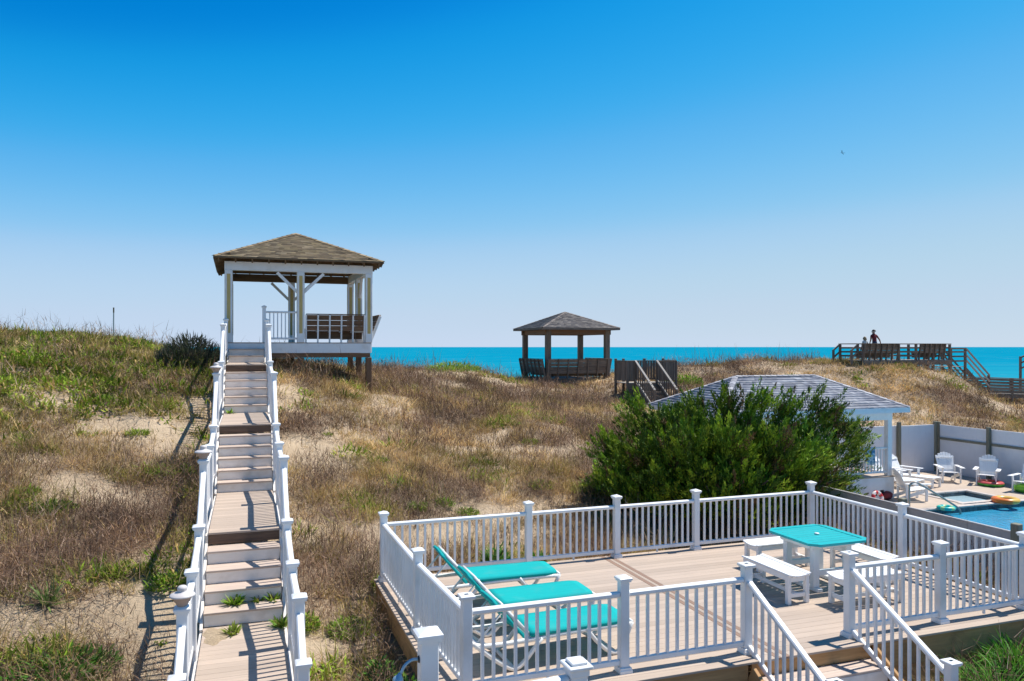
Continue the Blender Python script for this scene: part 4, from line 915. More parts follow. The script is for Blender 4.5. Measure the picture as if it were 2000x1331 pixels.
adirondack(24.55, 21.5, 238, 'white slatted armchair facing the pool from the fence corner')
adirondack(25.3, 20.55, 214, 'white slatted armchair with the watermelon ring at its feet')
adirondack(25.2, 19.0, 196, 'white slatted armchair cut by the right edge of the view')
adirondack(21.75, 21.55, 285, 'white reclining deck lounger beside the pool house column', True)
adirondack(22.75, 21.75, 285, 'white reclining deck lounger nearer the fence corner', True)
adirondack(20.5, 19.35, 340, 'white slatted armchair turned away, in front of the spa')

# pool handrail, floats and toys
hs, ht, _ = at(1776, 992, yard_z)
hr = thing('pool_handrail', 'bent steel handrail leading into the pool', 'handrail', hs, ht, yard_z)
for dt in (0, -.02):
    pass
tube('rail_tube', hr, 'steel', smooth_path([(hs, ht, yard_z), (hs, ht, yard_z + .45), (hs + .02, ht - .0, yard_z + .68), (hs + .13, ht - .06, yard_z + .77), (hs + .32, ht - .15, yard_z + .70), (hs + 1.02, ht - .48, yard_z + .22), (hs + 1.3, ht - .62, yard_z + .0), (hs + 1.34, ht - .64, yard_z - .16)], 5), .03, 10)
put('floor_flange', lathe('floor_flange', [(.06, 0), (.06, .01), (.03, .02)], 'steel', 14), hr, T(hs, ht, yard_z + .002))
def ring(name, label, cat, px, py, R_, r_, cols, z=None, tilt=(0, 0), squash=1.0, split=None):
    z0_ = yard_z + r_ * squash + .01 if z is None else z
    s_, t_, _ = at(px, py, z0_); n, m = 40, 14; V = []; C = []
    th = bpy.data.objects.new(name, None)
    for i in range(n):
        a = 2 * math.pi * i / n
        for j in range(m):
            b2 = 2 * math.pi * j / m; rr = R_ + r_ * math.cos(b2); V.append((rr * math.cos(a), rr * math.sin(a), r_ * squash * math.sin(b2)))
            C.append(cols(a, math.sin(b2)))
    q = np.arange(n * m).reshape(n, m); fq = np.stack([q, np.roll(q, -1, 0), np.roll(np.roll(q, -1, 0), -1, 1), np.roll(q, -1, 1)], -1).reshape(-1, 4)
    me = tint_mesh(name, np.array(V), [fq], np.array(C), 'vinyl_toy', True)
    o = bpy.data.objects.new(name, me); COL.objects.link(o); bpy.data.objects.remove(th); o.location = (*W2(s_, t_), z0_); o.rotation_euler = (tilt[0], tilt[1], LOT); tag(o, label, cat, 'inflatable rings by the pool'); return o
M['vinyl_toy'] = attr_mat('inflatable_vinyl', .3, .15, .5)
ring('inflatable_ring', 'red and green watermelon swim ring on the pool paving', 'swim ring', 1935, 944, .32, .11, lambda a, v: (.72, .12, .12) if v > .25 else ((.75, .75, .55) if v > .05 else ((.03, .32, .04) if math.sin(a * 12) > -.3 else (.08, .5, .06))), squash=.75)
ring('inflatable_ring', 'orange and yellow swim ring between spa and pool', 'swim ring', 1964, 977, .29, .11, lambda a, v: (.85, .55, .12) if math.cos(a) > -.35 else (.85, .22, .03), squash=.8)
ring('inflatable_ring', 'turquoise swim ring with pale stripes by the pool handrail', 'swim ring', 1848, 992, .19, .075, lambda a, v: (.02, .55, .50) if math.sin(a * 5) > -.2 else (.55, .75, .35), squash=.8)
ring('inflatable_ring', 'lime green swim ring at the right edge of the pool paving', 'swim ring', 2003, 954, .24, .12, lambda a, v: (.30, .70, .05) if v > -.2 else (.1, .45, .05))
ring('inflatable_ring', 'red and white striped ring leaning on the pool house base', 'swim ring', 1714, 972, .16, .06, lambda a, v: (.70, .05, .05) if math.sin(a * 5) > 0 else (.8, .75, .72), z=yard_z + .22, tilt=(R(68), 0))
s_, t_, _ = at(1728, 977, yard_z)
def blob(name, label, cat, s_, t_, z_, rx, ry, rz_, col, seed):
    r = np.random.default_rng(seed); n, m = 16, 10; V = []; 
    for i in range(m + 1):
        for j in range(n):
            a = math.pi * i / m; b2 = 2 * math.pi * j / n; k = 1 + .14 * math.sin(3 * b2 + seed) * math.sin(a) + .05 * r.standard_normal(); V.append((rx * k * math.sin(a) * math.cos(b2), ry * k * math.sin(a) * math.sin(b2), rz_ * (1 - math.cos(a)) * (.9 + .1 * k)))
    Fc = [(i * n + j, (i + 1) * n + j, (i + 1) * n + (j + 1) % n, i * n + (j + 1) % n) for i in range(m) for j in range(n)]
    o = bpy.data.objects.new(name, mesh_from(name, V, Fc, col, True)); COL.objects.link(o); o.location = (*W2(s_, t_), z_); o.rotation_euler.z = LOT; tag(o, label, cat); return o
M['bag'] = noisy('dark_bag_cloth', (.03, .03, .045), (.30, .05, .05), (6, 6, 6), rough=.8)
blob('beach_bag', 'dark red-marked beach bag slumped by the pool house base', 'bag', s_ + .1, t_, yard_z + .003, .17, .14, .14, 'bag', 3)
# towel over the pool house rail
M['towel'] = noisy('blue_patterned_towel', (.05, .20, .34), (.45, .62, .70), (7, 7, 9), rough=.9, lo=.42, hi=.58)
n = 10; V = []; Fc = []; ts_, tt_, tz_ = b_ - .75, c, HF + .9
for i in range(n + 1):
    x = -.16 + .32 * i / n; wv = .012 * math.sin(i * 1.7)
    for y, z in ((-.055 + wv, -.52), (-.052 + wv, -.25), (-.05, .02), (-.02, .045), (.02, .045), (.05, .02), (.052 - wv, -.18), (.056 - wv, -.36)): V.append((x, y, z))
for i in range(n):
    for k in range(7): Fc.append((i * 8 + k, (i + 1) * 8 + k, (i + 1) * 8 + k + 1, i * 8 + k + 1))
o = bpy.data.objects.new('beach_towel', mesh_from('beach_towel', V, Fc, 'towel', True)); COL.objects.link(o); o.location = (*W2(ts_, tt_), tz_); o.rotation_euler.z = LOT; sm = o.modifiers.new('thick', 'SOLIDIFY'); sm.thickness = .008
tag(o, 'blue patterned towel hung over the pool house rail', 'towel')

# marker stake on the left-hand crest
s, t, z = at(222, 652); z = hz(s, t)
mk = thing('marker_stake', 'thin stake with brown top standing on the grassy crest', 'stake', s, t, z)
top = CAM_Z + (HY - 601) / F_PX * W2(s, t)[1]
box('stake_shaft', mk, 'silver', s - .05, s + .05, t - .04, t + .04, z - .3, top - .5, .004); box('stake_sleeve', mk, 'soffit', s - .06, s + .06, t - .05, t + .05, top - .499, top, .004)

# ------------------------------------------------------------------ two people on the look-out deck
M['skin'] = mat('sunned_skin', (.30, .15, .095), .55); M['shirt_r'] = noisy('dark_red_shirt', (.16, .025, .03), (.12, .02, .025), (8, 8, 8), rough=.85)
M['hair_d'] = mat('dark_hair', (.035, .022, .018), .6); M['hair_l'] = mat('fair_hair', (.32, .22, .12), .6); M['shirt_w'] = mat('pale_shirt', (.68, .66, .62), .8); M['shorts'] = mat('navy_shorts', (.03, .04, .07), .8)
def figure(name, label, s, t, z, joints, edges, cloth, hair, rz=0.0, headr=.1, hair_len=0.0):
    """a body grown over a skeleton; regions of the one surface take skin, shirt or shorts"""
    me = bpy.data.meshes.new(name); me.from_pydata([j[0] for j in joints], edges, []); o = bpy.data.objects.new(name, me); COL.objects.link(o)
    sk = o.modifiers.new('skin', 'SKIN'); sk.use_smooth_shade = True; sd = o.modifiers.new('sub', 'SUBSURF'); sd.levels = 2; sd.render_levels = 2
    for v, j in zip(me.skin_vertices[0].data, joints): v.radius = (j[1], j[1] * (j[2] if len(j) > 2 else 1)); 
    me.skin_vertices[0].data[0].use_root = True
    dg = bpy.context.evaluated_depsgraph_get(); ev = o.evaluated_get(dg); me2 = bpy.data.meshes.new_from_object(ev); o.modifiers.clear(); o.data = me2
    me2.materials.clear()
    for mm in ('skin', cloth[0], cloth[1]): me2.materials.append(M[mm])
    J = np.array([j[0] for j in joints]); tags = [j[3] if len(j) > 3 else 0 for j in joints]
    for p in me2.polygons:
        c_ = np.array(p.center); k = int(np.argmin(((J - c_) ** 2).sum(1))); p.material_index = tags[k]; p.use_smooth = True
    o.location = (*W2(s, t), z); o.rotation_euler.z = LOT + rz; tag(o, label, 'person'); WM[o.name] = Matrix.Identity(4); ORG[o.name] = Vector((0, 0, 0))
    hd_ = Vector([j[0] for j in joints][-1]); n, m = 14, 9; V = []
    for i in range(m + 1):
        for j in range(n): a = math.pi * .5 * i / m; b2 = 2 * math.pi * j / n; back = .0 if math.sin(b2) > 0 else .02; V.append((headr * .98 * math.sin(a) * math.cos(b2), (headr * 1.12 + back) * math.sin(a) * math.sin(b2) - .015, headr * 1.22 * math.cos(a) - hair_len * (i / m) ** 2 * (1 if math.sin(b2) < .3 else 0)))
    Fc = [(i * n + j, (i + 1) * n + j, (i + 1) * n + (j + 1) % n, i * n + (j + 1) % n) for i in range(m) for j in range(n)]
    put('hair', mesh_from('hair', V, Fc, hair, True), o, T(*(hd_ + Vector((0, -.01, .0)))))
    # face on the far side: nose, eyes, mouth and ears, since the figure looks out to sea
    for sx in (-1, 1):
        put('ear', CACHE.setdefault('ear', mesh_from('ear', [Vector(v) for v in lathe_geo([(.004, 0), (.018, .004), (.02, .012), (.008, .018)], 8)[0]], lathe_geo([(.004, 0), (.018, .004), (.02, .012), (.008, .018)], 8)[1], 'skin', True)), o, T(*(hd_ + Vector((sx * headr * .93, .0, -.02)))) @ Matrix.Rotation(R(90 * sx), 4, 'Y'))
        put('eye', CACHE.setdefault('eye', mesh_from('eye', *[lathe_geo([(.003, -.01), (.011, -.006), (.012, 0), (.008, .008)], 8)[i] for i in (0, 1)], 'hair_d', True)), o, T(*(hd_ + Vector((sx * .035, headr * .93, .0)))) @ Matrix.Rotation(R(-90), 4, 'X'))
    put('nose', CACHE.setdefault('nose', mesh_from('nose', [(-.014, 0, -.03), (.014, 0, -.03), (0, .03, -.026), (0, .006, .02)], [(0, 1, 3), (1, 2, 3), (2, 0, 3), (0, 2, 1)], 'skin')), o, T(*(hd_ + Vector((0, headr * .97, -.015)))))
    put('mouth', cbox(.045, .008, .01, .003, 'shirt_r'), o, T(*(hd_ + Vector((0, headr * .92, -.062)))))
    return o
def hand(base, d, side):
    """palm and five short finger chains; d: direction of the fingers"""
    base, d = Vector(base), Vector(d).normalized(); sidev = Vector((0, 1, 0)).cross(d).normalized() if abs(d.y) < .9 else Vector((1, 0, 0)); J = []; E = []
    palm = base + d * .07; J.append((tuple(palm), .03, .6)); 
    for k in range(4):
        off = sidev * ((k - 1.5) * .021); ln = (.07, .085, .08, .06)[k]; p1 = palm + off + d * .04; p2 = p1 + d * ln * .5 + Vector((0, .008, -.01)); p3 = p2 + d * ln * .5 + Vector((0, .012, -.02))
        i = len(J); J += [(tuple(p1), .0095), (tuple(p2), .0088), (tuple(p3), .0075)]; E += [(0, i), (i, i + 1), (i + 1, i + 2)]
    i = len(J); p1 = palm + sidev * side * .035 - d * .02; p2 = p1 + sidev * side * .025 + d * .03; J += [(tuple(p1), .012), (tuple(p2), .01)]; E += [(0, i), (i, i + 1)]
    return J, E
def standing(h, lean, arm_out):
    k = h / 1.75; P = lambda x, y, z: (x * k, y * k, z * k)
    J = [(P(0, 0, .95), .15 * k, .75, 2), (P(0, .02 + lean * .3, 1.12), .14 * k, .72, 1), (P(0, .03 + lean * .7, 1.32), .165 * k, .7, 1), (P(0, .03 + lean, 1.46), .085 * k, .8, 1), (P(0, .04 + lean * 1.1, 1.54), .055 * k, 1, 0)]
    E = [(0, 1), (1, 2), (2, 3), (3, 4)]
    for sx in (-1, 1):
        i = len(J); J += [(P(sx * .10, 0, .86), .095 * k, 1, 2), (P(sx * .12, .03, .50), .065 * k, 1, 0), (P(sx * .13, 0, .10), .042 * k, 1, 0), (P(sx * .14, .12, .035), .04 * k, .7, 0)]; E += [(0, i), (i, i + 1), (i + 1, i + 2), (i + 2, i + 3)]
        out = arm_out if sx > 0 else -.02
        i = len(J); sh, el, wr = P(sx * .19, .03 + lean, 1.42), P(sx * (.27 + out), .02 + lean * .8, 1.17), P(sx * (.30 + out * 1.7), .12, .98)
        J += [(sh, .062 * k, 1, 1), (el, .043 * k, 1, 0), (wr, .03 * k, 1, 0)]; E += [(3, i), (i, i + 1), (i + 1, i + 2)]
        hj, he = hand(wr, (sx * .15, .25, -1), -sx); o_ = len(J); J += [(*q, *( [1, 0] if len(q) == 2 else [0])) for q in hj]; E += [(i + 2, o_)] + [(a + o_, c_ + o_) for a, c_ in he]
    i = len(J); J += [(P(0, .06 + lean * 1.15, 1.65), .092 * k, 1.12, 0)]; E += [(4, i)]
    return J, E
s, t, _ = pix(1709, 660, 42.6)
J, E = standing(1.62, .06, .14); figure('person', 'person in a dark red shirt standing at the look-out deck, one arm out', s, t, KZ, J, E, ('shirt_r', 'shorts'), 'hair_d', headr=.098)
s, t, _ = pix(1697, 668, 42.4)
J, E = standing(1.22, .03, .05); figure('person', 'small fair-haired person in a pale shirt beside the red shirt', s, t + .25, KZ, J, E, ('shirt_w', 'shorts'), 'hair_l', headr=.09, hair_len=.10)

# a bird far out over the sea
bs, bt, bz = pix(1645, 299, 120)
V = [(0, .28, 0), (-.05, .05, .04), (.05, .05, .04), (0, -.3, .02), (0, .05, -.06), (-.3, .12, .16), (-.75, -.08, .05), (-.28, -.06, .12), (.3, .12, .16), (.75, -.08, .05), (.28, -.06, .12), (-.09, -.42, .02), (.09, -.42, .02)]
Fc = [(0, 1, 2), (1, 3, 2), (0, 4, 1), (0, 2, 4), (1, 4, 3), (2, 3, 4), (1, 5, 7), (5, 6, 7), (2, 10, 8), (8, 10, 9), (3, 11, 12)]
M['gull'] = mat('grey_feather', (.12, .12, .13), .7)
o = bpy.data.objects.new('bird', mesh_from('bird', V, Fc, 'gull')); COL.objects.link(o); o.location = (*W2(bs, bt), bz); o.rotation_euler = (.2, .3, 1.0); tag(o, 'small dark bird flying high in the blue sky', 'bird')

# ------------------------------------------------------------------ plants
def blades(base, az, tilt, length, width, bend, col, tipcol=None, segs=2):
    """tapered curved blades. base (n,3); az, tilt (from vertical), length, width, bend arrays -> V, faces, tint"""
    n = len(base); d = np.c_[np.cos(az), np.sin(az)]; side = np.c_[-np.sin(az), np.cos(az), np.zeros(n)]
    fl = rng.uniform(-1.2, 1.2, n)[:, None]; side = side * np.cos(fl) + np.c_[d, np.zeros(n)] * np.sin(fl)
    def pt(f):
        th = tilt + bend * f; mid = tilt + bend * f * .5
        return base + np.c_[d * (np.sin(mid) * length * f)[:, None], np.cos(mid) * length * f]
    w = width[:, None] / 2
    if segs == 1:                                            # straight twigs and needles: one slim triangle each
        p0, p2 = pt(0), pt(1.0); V = np.stack([p0 - side * w * 1.2, p0 + side * w * 1.2, p2], 1).reshape(-1, 3); i = np.arange(n)[:, None] * 3
        C = np.repeat(col, 3, 0)
        if tipcol is not None: C = C.reshape(n, 3, 3); C[:, 2] = tipcol; C = C.reshape(-1, 3)
        return V, np.zeros((0, 4), int), np.c_[i, i + 1, i + 2], C
    p0, p1, p2 = pt(0), pt(.55), pt(1.0)
    V = np.stack([p0 - side * w, p0 + side * w, p1 + side * w * .8, p1 - side * w * .8, p2], 1).reshape(-1, 3)
    i = np.arange(n)[:, None] * 5; q = np.c_[i, i + 1, i + 2, i + 3]; tr = np.c_[i + 3, i + 2, i + 4]
    C = np.repeat(col, 5, 0)
    if tipcol is not None: C = C.reshape(n, 5, 3); C[:, 4] = tipcol; C[:, 2:4] = (C[:, 2:4] + tipcol[:, None]) / 2; C = C.reshape(-1, 3)
    return V, q, tr, C
class Bag:
    def __init__(self): self.V, self.Q, self.T, self.C, self.n = [], [], [], [], 0
    def add(self, V, q, tr, C): self.V.append(V); self.Q.append(q + self.n); self.T.append(tr + self.n); self.C.append(C); self.n += len(V)
    def mesh(self, name, material):
        fs = [np.concatenate(self.Q)] + ([np.concatenate(self.T)] if len(self.T) else [])
        return tint_mesh(name, np.concatenate(self.V), [f for f in fs if len(f)], np.concatenate(self.C), material)
def lot_xyz(s, t, z): return np.c_[s * CA - t * SA, s * SA + t * CA, z]

TAN = np.array([(.60, .415, .165), (.50, .33, .115), (.70, .51, .25), (.36, .23, .085), (.57, .41, .20)]); BRUSH = np.array([(.22, .14, .092), (.135, .082, .053), (.30, .195, .135), (.44, .32, .23), (.08, .048, .035), (.26, .15, .08)])
OLIVE = np.array([(.34, .28, .065), (.26, .235, .045), (.42, .33, .10), (.20, .19, .04)]); GREEN = np.array([(.20, .29, .025), (.15, .24, .02), (.26, .33, .04), (.11, .18, .02), (.31, .32, .05)])
MAT = np.array([(.40, .275, .175), (.28, .185, .12), (.55, .41, .27), (.45, .335, .245), (.16, .10, .07)])
def scatter(n_try, s0, s1, t0, t1, seed):
    r = np.random.default_rng(seed); s = r.uniform(s0, s1, n_try); t = r.uniform(t0, t1, n_try)
    x, y = s * CA - t * SA, s * SA + t * CA
    ok = free(s, t) & (y > 6.5) & (np.abs(x) < y * .72 + 1.6) & (r.random(n_try) < np.clip((cover(s, t) - .25) * 1.7, .035, 1))
    return s[ok], t[ok], r
def rank(x): return np.argsort(np.argsort(x)) / max(1, len(x))
def kinds(s, t, r):
    """plant kind per tuft, in patches: 0 tan grass, 1 dead brush, 2 olive grass, 3 green"""
    n = len(s); g = vnoise(s, t, 2.1, 21); b_ = vnoise(s, t, 2.6, 22)
    u = rank(vnoise(s, t, .8, 23) + .55 * vnoise(s, t, .35, 24) + .35 * r.random(n))
    left_top = (s < -.6) & (t > 19.3); up = (t > 17); far = t > 24
    pg = .025 + .05 * (g > .66) + .42 * left_top * (g > .28) + .05 * (s < 0) + .10 * ((t > 30) & (s < 13) & (g > .45))
    po = .06 + .14 * (g > .56) + .16 * left_top + .10 * (s < 0)
    pb = np.where(up, .32, .46) + .28 * (b_ > .56) - .20 * (b_ < .38) - .06 * far - .08 * left_top
    k = np.zeros(n, int); k[u > 1 - pb] = 1; k[u < pg + po] = 2; k[u < pg] = 3; return k
PAL = [TAN, BRUSH, OLIVE, GREEN, MAT]
#            tan    brush  olive  green  flat litter
K_NB   = (1.0,   1.6,   .95,   .9,    .7)
K_RAD  = (.16,   .27,   .16,   .16,   .32)
K_TILT = (.75,   .90,   .55,   .70,   1.35)
K_TSD  = (.48,   .60,   .38,   .40,   .15)
K_LEN  = (.25,   .17,   .27,   .14,   .18)
K_BEND = (.75,   .20,   .65,   .5,    .10)
K_W    = (.0085, .0075, .0085, .026,  .0075)
def grow(bag, s, t, k, r, nb, size, wid):
    z = height(s, t)
    for kind in range(5):
        m = k == kind; n = m.sum()
        if not n: continue
        b_ = max(3, int(nb * K_NB[kind])); S = np.repeat(s[m], b_); Tt = np.repeat(t[m], b_); sc = np.repeat(r.uniform(.5, 1.45, n) ** 1.5 * size, b_); N_ = n * b_
        rad = K_RAD[kind] * sc * np.sqrt(r.random(N_)) * 1.3; a = r.uniform(0, 6.283, N_)
        S = S + rad * np.cos(a); Tt = Tt + rad * np.sin(a); zz = np.repeat(z[m], b_)
        up = np.zeros(N_)
        if kind == 1: up = r.random(N_) * .38 * sc * np.sqrt(np.clip(1 - (rad / (K_RAD[kind] * 1.35 * sc)) ** 2, 0, 1))
        if kind == 3: up = r.random(N_) * .10 * sc
        if kind == 4: zz = height(S, Tt); up = r.random(N_) * .05 + .03
        base = lot_xyz(S, Tt, zz - .03 + up)
        fr_ = free(S, Tt, -.02)
        az = a + r.normal(0, 1.5 if kind != 1 else 2.5, N_) + LOT
        tilt = np.abs(r.normal(K_TILT[kind], K_TSD[kind], N_)); ln = K_LEN[kind] * sc * r.uniform(.5, 1.25, N_); bend = r.normal(K_BEND[kind], .4, N_)
        w = K_W[kind] * wid * r.uniform(.7, 1.3, N_)
        P = PAL[kind]; tc = np.repeat(P[r.integers(0, len(P), n)], b_, 0); c = .6 * tc + .4 * P[r.integers(0, len(P), N_)]; c = c * np.repeat((.6 + .75 * rank(vnoise(s[m], t[m], .7, 51))) * r.uniform(.75, 1.25, n), b_)[:, None] * r.uniform(.65, 1.35, N_)[:, None]
        if kind in (2, 3): dry = r.random(N_) < .18; c[dry] = TAN[r.integers(0, 5, dry.sum())] * .9
        tip = c * (1.0 if kind == 1 else 1.12) + (.03 if kind in (0, 2) else 0)
        bag.add(*blades(base[fr_], az[fr_], tilt[fr_], ln[fr_], w[fr_], bend[fr_], c[fr_], tip[fr_], segs=1 if kind in (1, 4) else 2))
def grow_all(bag, n, s0, s1, t0, t1, seed, nb, wid, size=1.0, keep=None):
    s, t, r = scatter(n, s0, s1, t0, t1, seed); k = kinds(s, t, r)
    if keep is not None: m = keep(s, t); s, t, k = s[m], t[m], k[m]
    grow(bag, s, t, k, r, nb, size, wid)
    m = r.random(len(s)) < .55; grow(bag, s[m] + r.normal(0, .2, m.sum()), t[m] + r.normal(0, .2, m.sum()), np.full(m.sum(), 4), r, nb, size, wid)
near = Bag()
grow_all(near, 22000, -14, 13, 5.0, 18.5, 31, 31, 1.1)
grow_all(near, 22000, -18, 14, 18.5, 30.5, 32, 18, 1.6)
# bushy scrub clumps standing out of the grass
for n_, s0_, s1_, t0_, t1_, sd, nb_, wd_ in ((2000, -13, 13, 6, 18.5, 71, 85, 1.1), (2300, -17, 14, 18.5, 31, 72, 55, 1.6)):
    s, t, r = scatter(n_, s0_, s1_, t0_, t1_, sd); m = cover(s, t) > .3; s, t = s[m], t[m]; k = r.choice([0, 1, 1, 1, 2], len(s)); lt = (s < -.6) & (t > 19.3); k = np.where(lt & (r.random(len(s)) < .5), 3, k)
    m = r.random(len(s)) < .42; grow(near, s[m], t[m], k[m], r, nb_, 1.45, wd_)
r = np.random.default_rng(61); s = r.uniform(1.25, 2.0, 90); t = r.uniform(8.0, 12.3, 90); grow(near, s, t, np.where(r.random(90) < .7, 1, 2), r, 40, 1.15, 1.0)
s = r.uniform(10.6, 11.9, 150); t = r.uniform(7.0, 13.2, 150); grow(near, s, t, r.choice([0, 1, 2, 3], 150), r, 30, 1.1, 1.1)
s = r.uniform(7.7, 11.5, 160); t = r.uniform(5.6, 7.45, 160); grow(near, s, t, r.choice([0, 0, 1, 2], 160), r, 34, 1.2, 1.0)
o = bpy.data.objects.new('dune_grass', near.mesh('dune_grass', 'dry')); COL.objects.link(o); tag(o, 'tangled dry dune grass and brush on the near slopes', 'grass', kind='stuff')
farb = Bag()
grow_all(farb, 24000, -10, 34, 23.7, 42, 33, 13, 2.3, 1.05, lambda s, t: (t > 30.5) | (s > 14))
grow_all(farb, 12000, 30, 62, 20, 42, 34, 11, 2.7, 1.1)
# sea oats: tall thin stems along the crests
r = np.random.default_rng(5); cs = np.r_[r.uniform(20, 31, 90), r.uniform(-14, -1.5, 420), r.uniform(4, 14, 40), r.uniform(36, 50, 60)]; ct = np.r_[r.uniform(34.5, 36.5, 90), r.uniform(23.6, 26.4, 420), r.uniform(35, 38, 40), r.uniform(33, 37, 60)]
zc = height(cs, ct); far_ = cs > 3; N_ = len(cs)
farb.add(*blades(lot_xyz(cs, ct, zc), r.uniform(0, 6.28, N_), r.uniform(0, .25, N_), np.where(far_, r.uniform(.7, 1.35, N_), r.uniform(.35, .75, N_)), np.where(far_, .017, .011), r.uniform(.1, .5, N_), np.tile((.26, .20, .11), (N_, 1)) * r.uniform(.6, 1.2, (N_, 1))))
o = bpy.data.objects.new('dune_grass', farb.mesh('dune_grass', 'dry')); COL.objects.link(o); tag(o, 'short tan grass and sea oats on the far dune crest', 'grass', kind='stuff')

# single green plants one can pick out
def leafy(name, label, cat, s, t, z, n, rad, ln, wd, cols, seed, tilt=(.2, 1.1), hgt=0.0, group=None, bend=.5, stems=0):
    r = np.random.default_rng(seed); b_ = Bag(); a = r.uniform(0, 6.283, n); rr = rad * np.sqrt(r.random(n)); up = hgt * r.random(n) * (1 - (rr / max(rad, .01)) ** 2 * .6)
    base = np.c_[rr * np.cos(a), rr * np.sin(a), up - .01]; cols = np.array(cols); c = cols[r.integers(0, len(cols), n)] * r.uniform(.75, 1.25, (n, 1))
    b_.add(*blades(base, a + r.normal(0, .6, n), r.uniform(*tilt, n), ln * r.uniform(.6, 1.2, n), wd * r.uniform(.7, 1.2, n), r.normal(bend, .25, n), c, c * 1.15))
    th = bpy.data.objects.new(name, None); COL.objects.link(th); th.location = (*W2(s, t), z); th.rotation_euler.z = seed * 1.3; th.empty_display_size = .1; tag(th, label, cat, group); WM[th.name] = Matrix.Identity(4); ORG[th.name] = Vector((0, 0, 0))
    put('leaves', b_.mesh('leaves', 'leaf'), th)
    m = max(3, stems); v = []; f = []
    for i in range(m):
        q = 2 * math.pi * i / m; tv, tf = tube_geo([(0, 0, -.05), (rad * .3 * math.cos(q), rad * .3 * math.sin(q), hgt * .5 + ln * .2), (rad * .6 * math.cos(q), rad * .6 * math.sin(q), hgt * .8 + ln * .35)], .006, 5, r_end=.003); f += [tuple(k + len(v) for k in x) for x in tf]; v += tv
    put('stems', mesh_from('stems', v, f, 'bark'), th); return th
G1_ = [(.16, .30, .02), (.21, .36, .03), (.10, .20, .015), (.28, .37, .05), (.30, .30, .07)]; G2_ = [(.06, .16, .015), (.09, .21, .02), (.04, .11, .012)]; YG = [(.26, .33, .04), (.20, .29, .03), (.30, .36, .06)]
WEEDS = [  # photo pixel of the foot, leaves, radius, leaf length, height, palette, label
    (268, 852, 90, .24, .15, .10, YG, 'yellow-green weed on the bright sand left of the stair'), (205, 785, 80, .24, .14, .12, G1_, 'green weed above the sand patch on the left slope'),
    (50, 968, 80, .22, .14, .12, G1_, 'green weed low on the far left of the slope'), (190, 1135, 70, .14, .12, .12, G1_, 'small bright weed uphill of the yucca'), (335, 925, 220, .5, .17, .14, G1_, 'wide patch of green weed beside the lowest stair shadow'),
    (110, 1318, 420, .68, .15, .18, G2_, 'broad green mat of weed in the bottom left corner'), (95, 1000, 160, .4, .15, .12, G2_, 'dull green weed patch on the lower left slope'), (330, 1150, 160, .3, .14, .16, G1_, 'green weed clump beside the lower left stair post'),
    (680, 1240, 260, .30, .12, .18, G1_, 'round green weed on sand between stair and deck'), (598, 1235, 120, .18, .12, .18, G1_, 'green weed touching the lower right stair post'), (737, 903, 70, .26, .13, .08, G1_, 'green weed at the edge of the middle sand patch'),
    (815, 1000, 110, .24, .14, .14, G1_, 'green weed uphill of the deck corner, first of three'), (868, 990, 90, .2, .13, .16, G1_, 'green weed uphill of the deck back rail, middle of three'), (912, 1008, 110, .24, .13, .14, G1_, 'green weed near the deck back rail, nearest the juniper of three'),
    (745, 1150, 90, .16, .12, .16, YG, 'yellow-green weed at the outer corner of the deck'), (1335, 752, 300, .9, .24, .5, G1_, 'bright green shrubby weed beside the grey landing steps'), (640, 852, 40, .12, .1, .06, G1_, 'tiny weed on the sand right of the stair'),
    (1055, 955, 120, .32, .15, .15, YG, 'yellow-green weed beside the juniper'), (1150, 960, 180, .45, .16, .16, YG, 'olive weed at the foot of the juniper'), (1000, 795, 90, .4, .16, .14, YG, 'yellow-green patch below the weathered gazebo'), (1035, 868, 80, .3, .15, .12, YG, 'yellow-green patch on the middle slope'),
    (885, 727, 420, 1.3, .22, .40, G1_, 'green mound of growth on the crest before the sea'), (730, 722, 160, .35, .2, .6, YG, 'yellow-green shrub under the gazebo corner'), (1545, 740, 90, .4, .2, .15, YG, 'yellow-green patch above the pool house roof')]
for i, (px, py, n, rad, ln, hg, pal, lab) in enumerate(WEEDS):
    s, t, z = at(px, py); leafy('green_weed', lab, 'weed', s, t, z, int(n * 2.6), rad, ln * .7, ln * .22, pal, 100 + i, hgt=hg * 1.1, tilt=(.1, 1.4), group='green weeds on the dune')
# deck-edge plants
for i, (s, t, n, rad, ln, hg, lab) in enumerate([(4.15, 12.5, 260, .22, .22, .45, 'leafy green plant behind the deck back rail by the loungers'), (4.85, 12.45, 160, .16, .2, .3, 'small leafy plant behind the second back post of the deck')]):
    leafy('leafy_plant', lab, 'plant', s, t, hz(s, t), n, rad, ln, .035, G2_, 140 + i, hgt=hg, tilt=(.3, 1.2))
s, t, z = 6.75, 12.6, hz(6.75, 12.6)
leafy('grass_clump', 'pale straw-coloured grass clump behind the deck back rail', 'grass clump', s, t, z, 220, .22, .5, .010, [(.55, .43, .16), (.45, .36, .12), (.6, .48, .22)], 150, tilt=(.05, .5), bend=.9)
s, t, z = at(95, 1195); leafy('yucca', 'spiky green yucca rosette on the lower left slope', 'yucca', s, t, z + .04, 60, .06, .36, .035, [(.13, .22, .05), (.18, .27, .07), (.22, .29, .10)], 151, tilt=(.1, 1.45), bend=.08)
for i, (px, Z, n, rad, hg, lab) in enumerate([(797, 8.3, 700, .32, .75, 'dark leafy shrub behind the shower post'), (745, 9.4, 420, .30, .5, 'twiggy leafy shrub against the left side of the deck')]):
    s, t = LOTOF((px - CX) / F_PX * Z, Z); leafy('leafy_shrub', lab, 'shrub', s, t, hz(s, t), n, rad, .085, .036, G2_ + [(.12, .2, .03)], 160 + i, hgt=hg, tilt=(.3, 1.5), bend=.2, stems=6)
s, t = LOTOF((395 - CX) / F_PX * 22.4, 22.4)
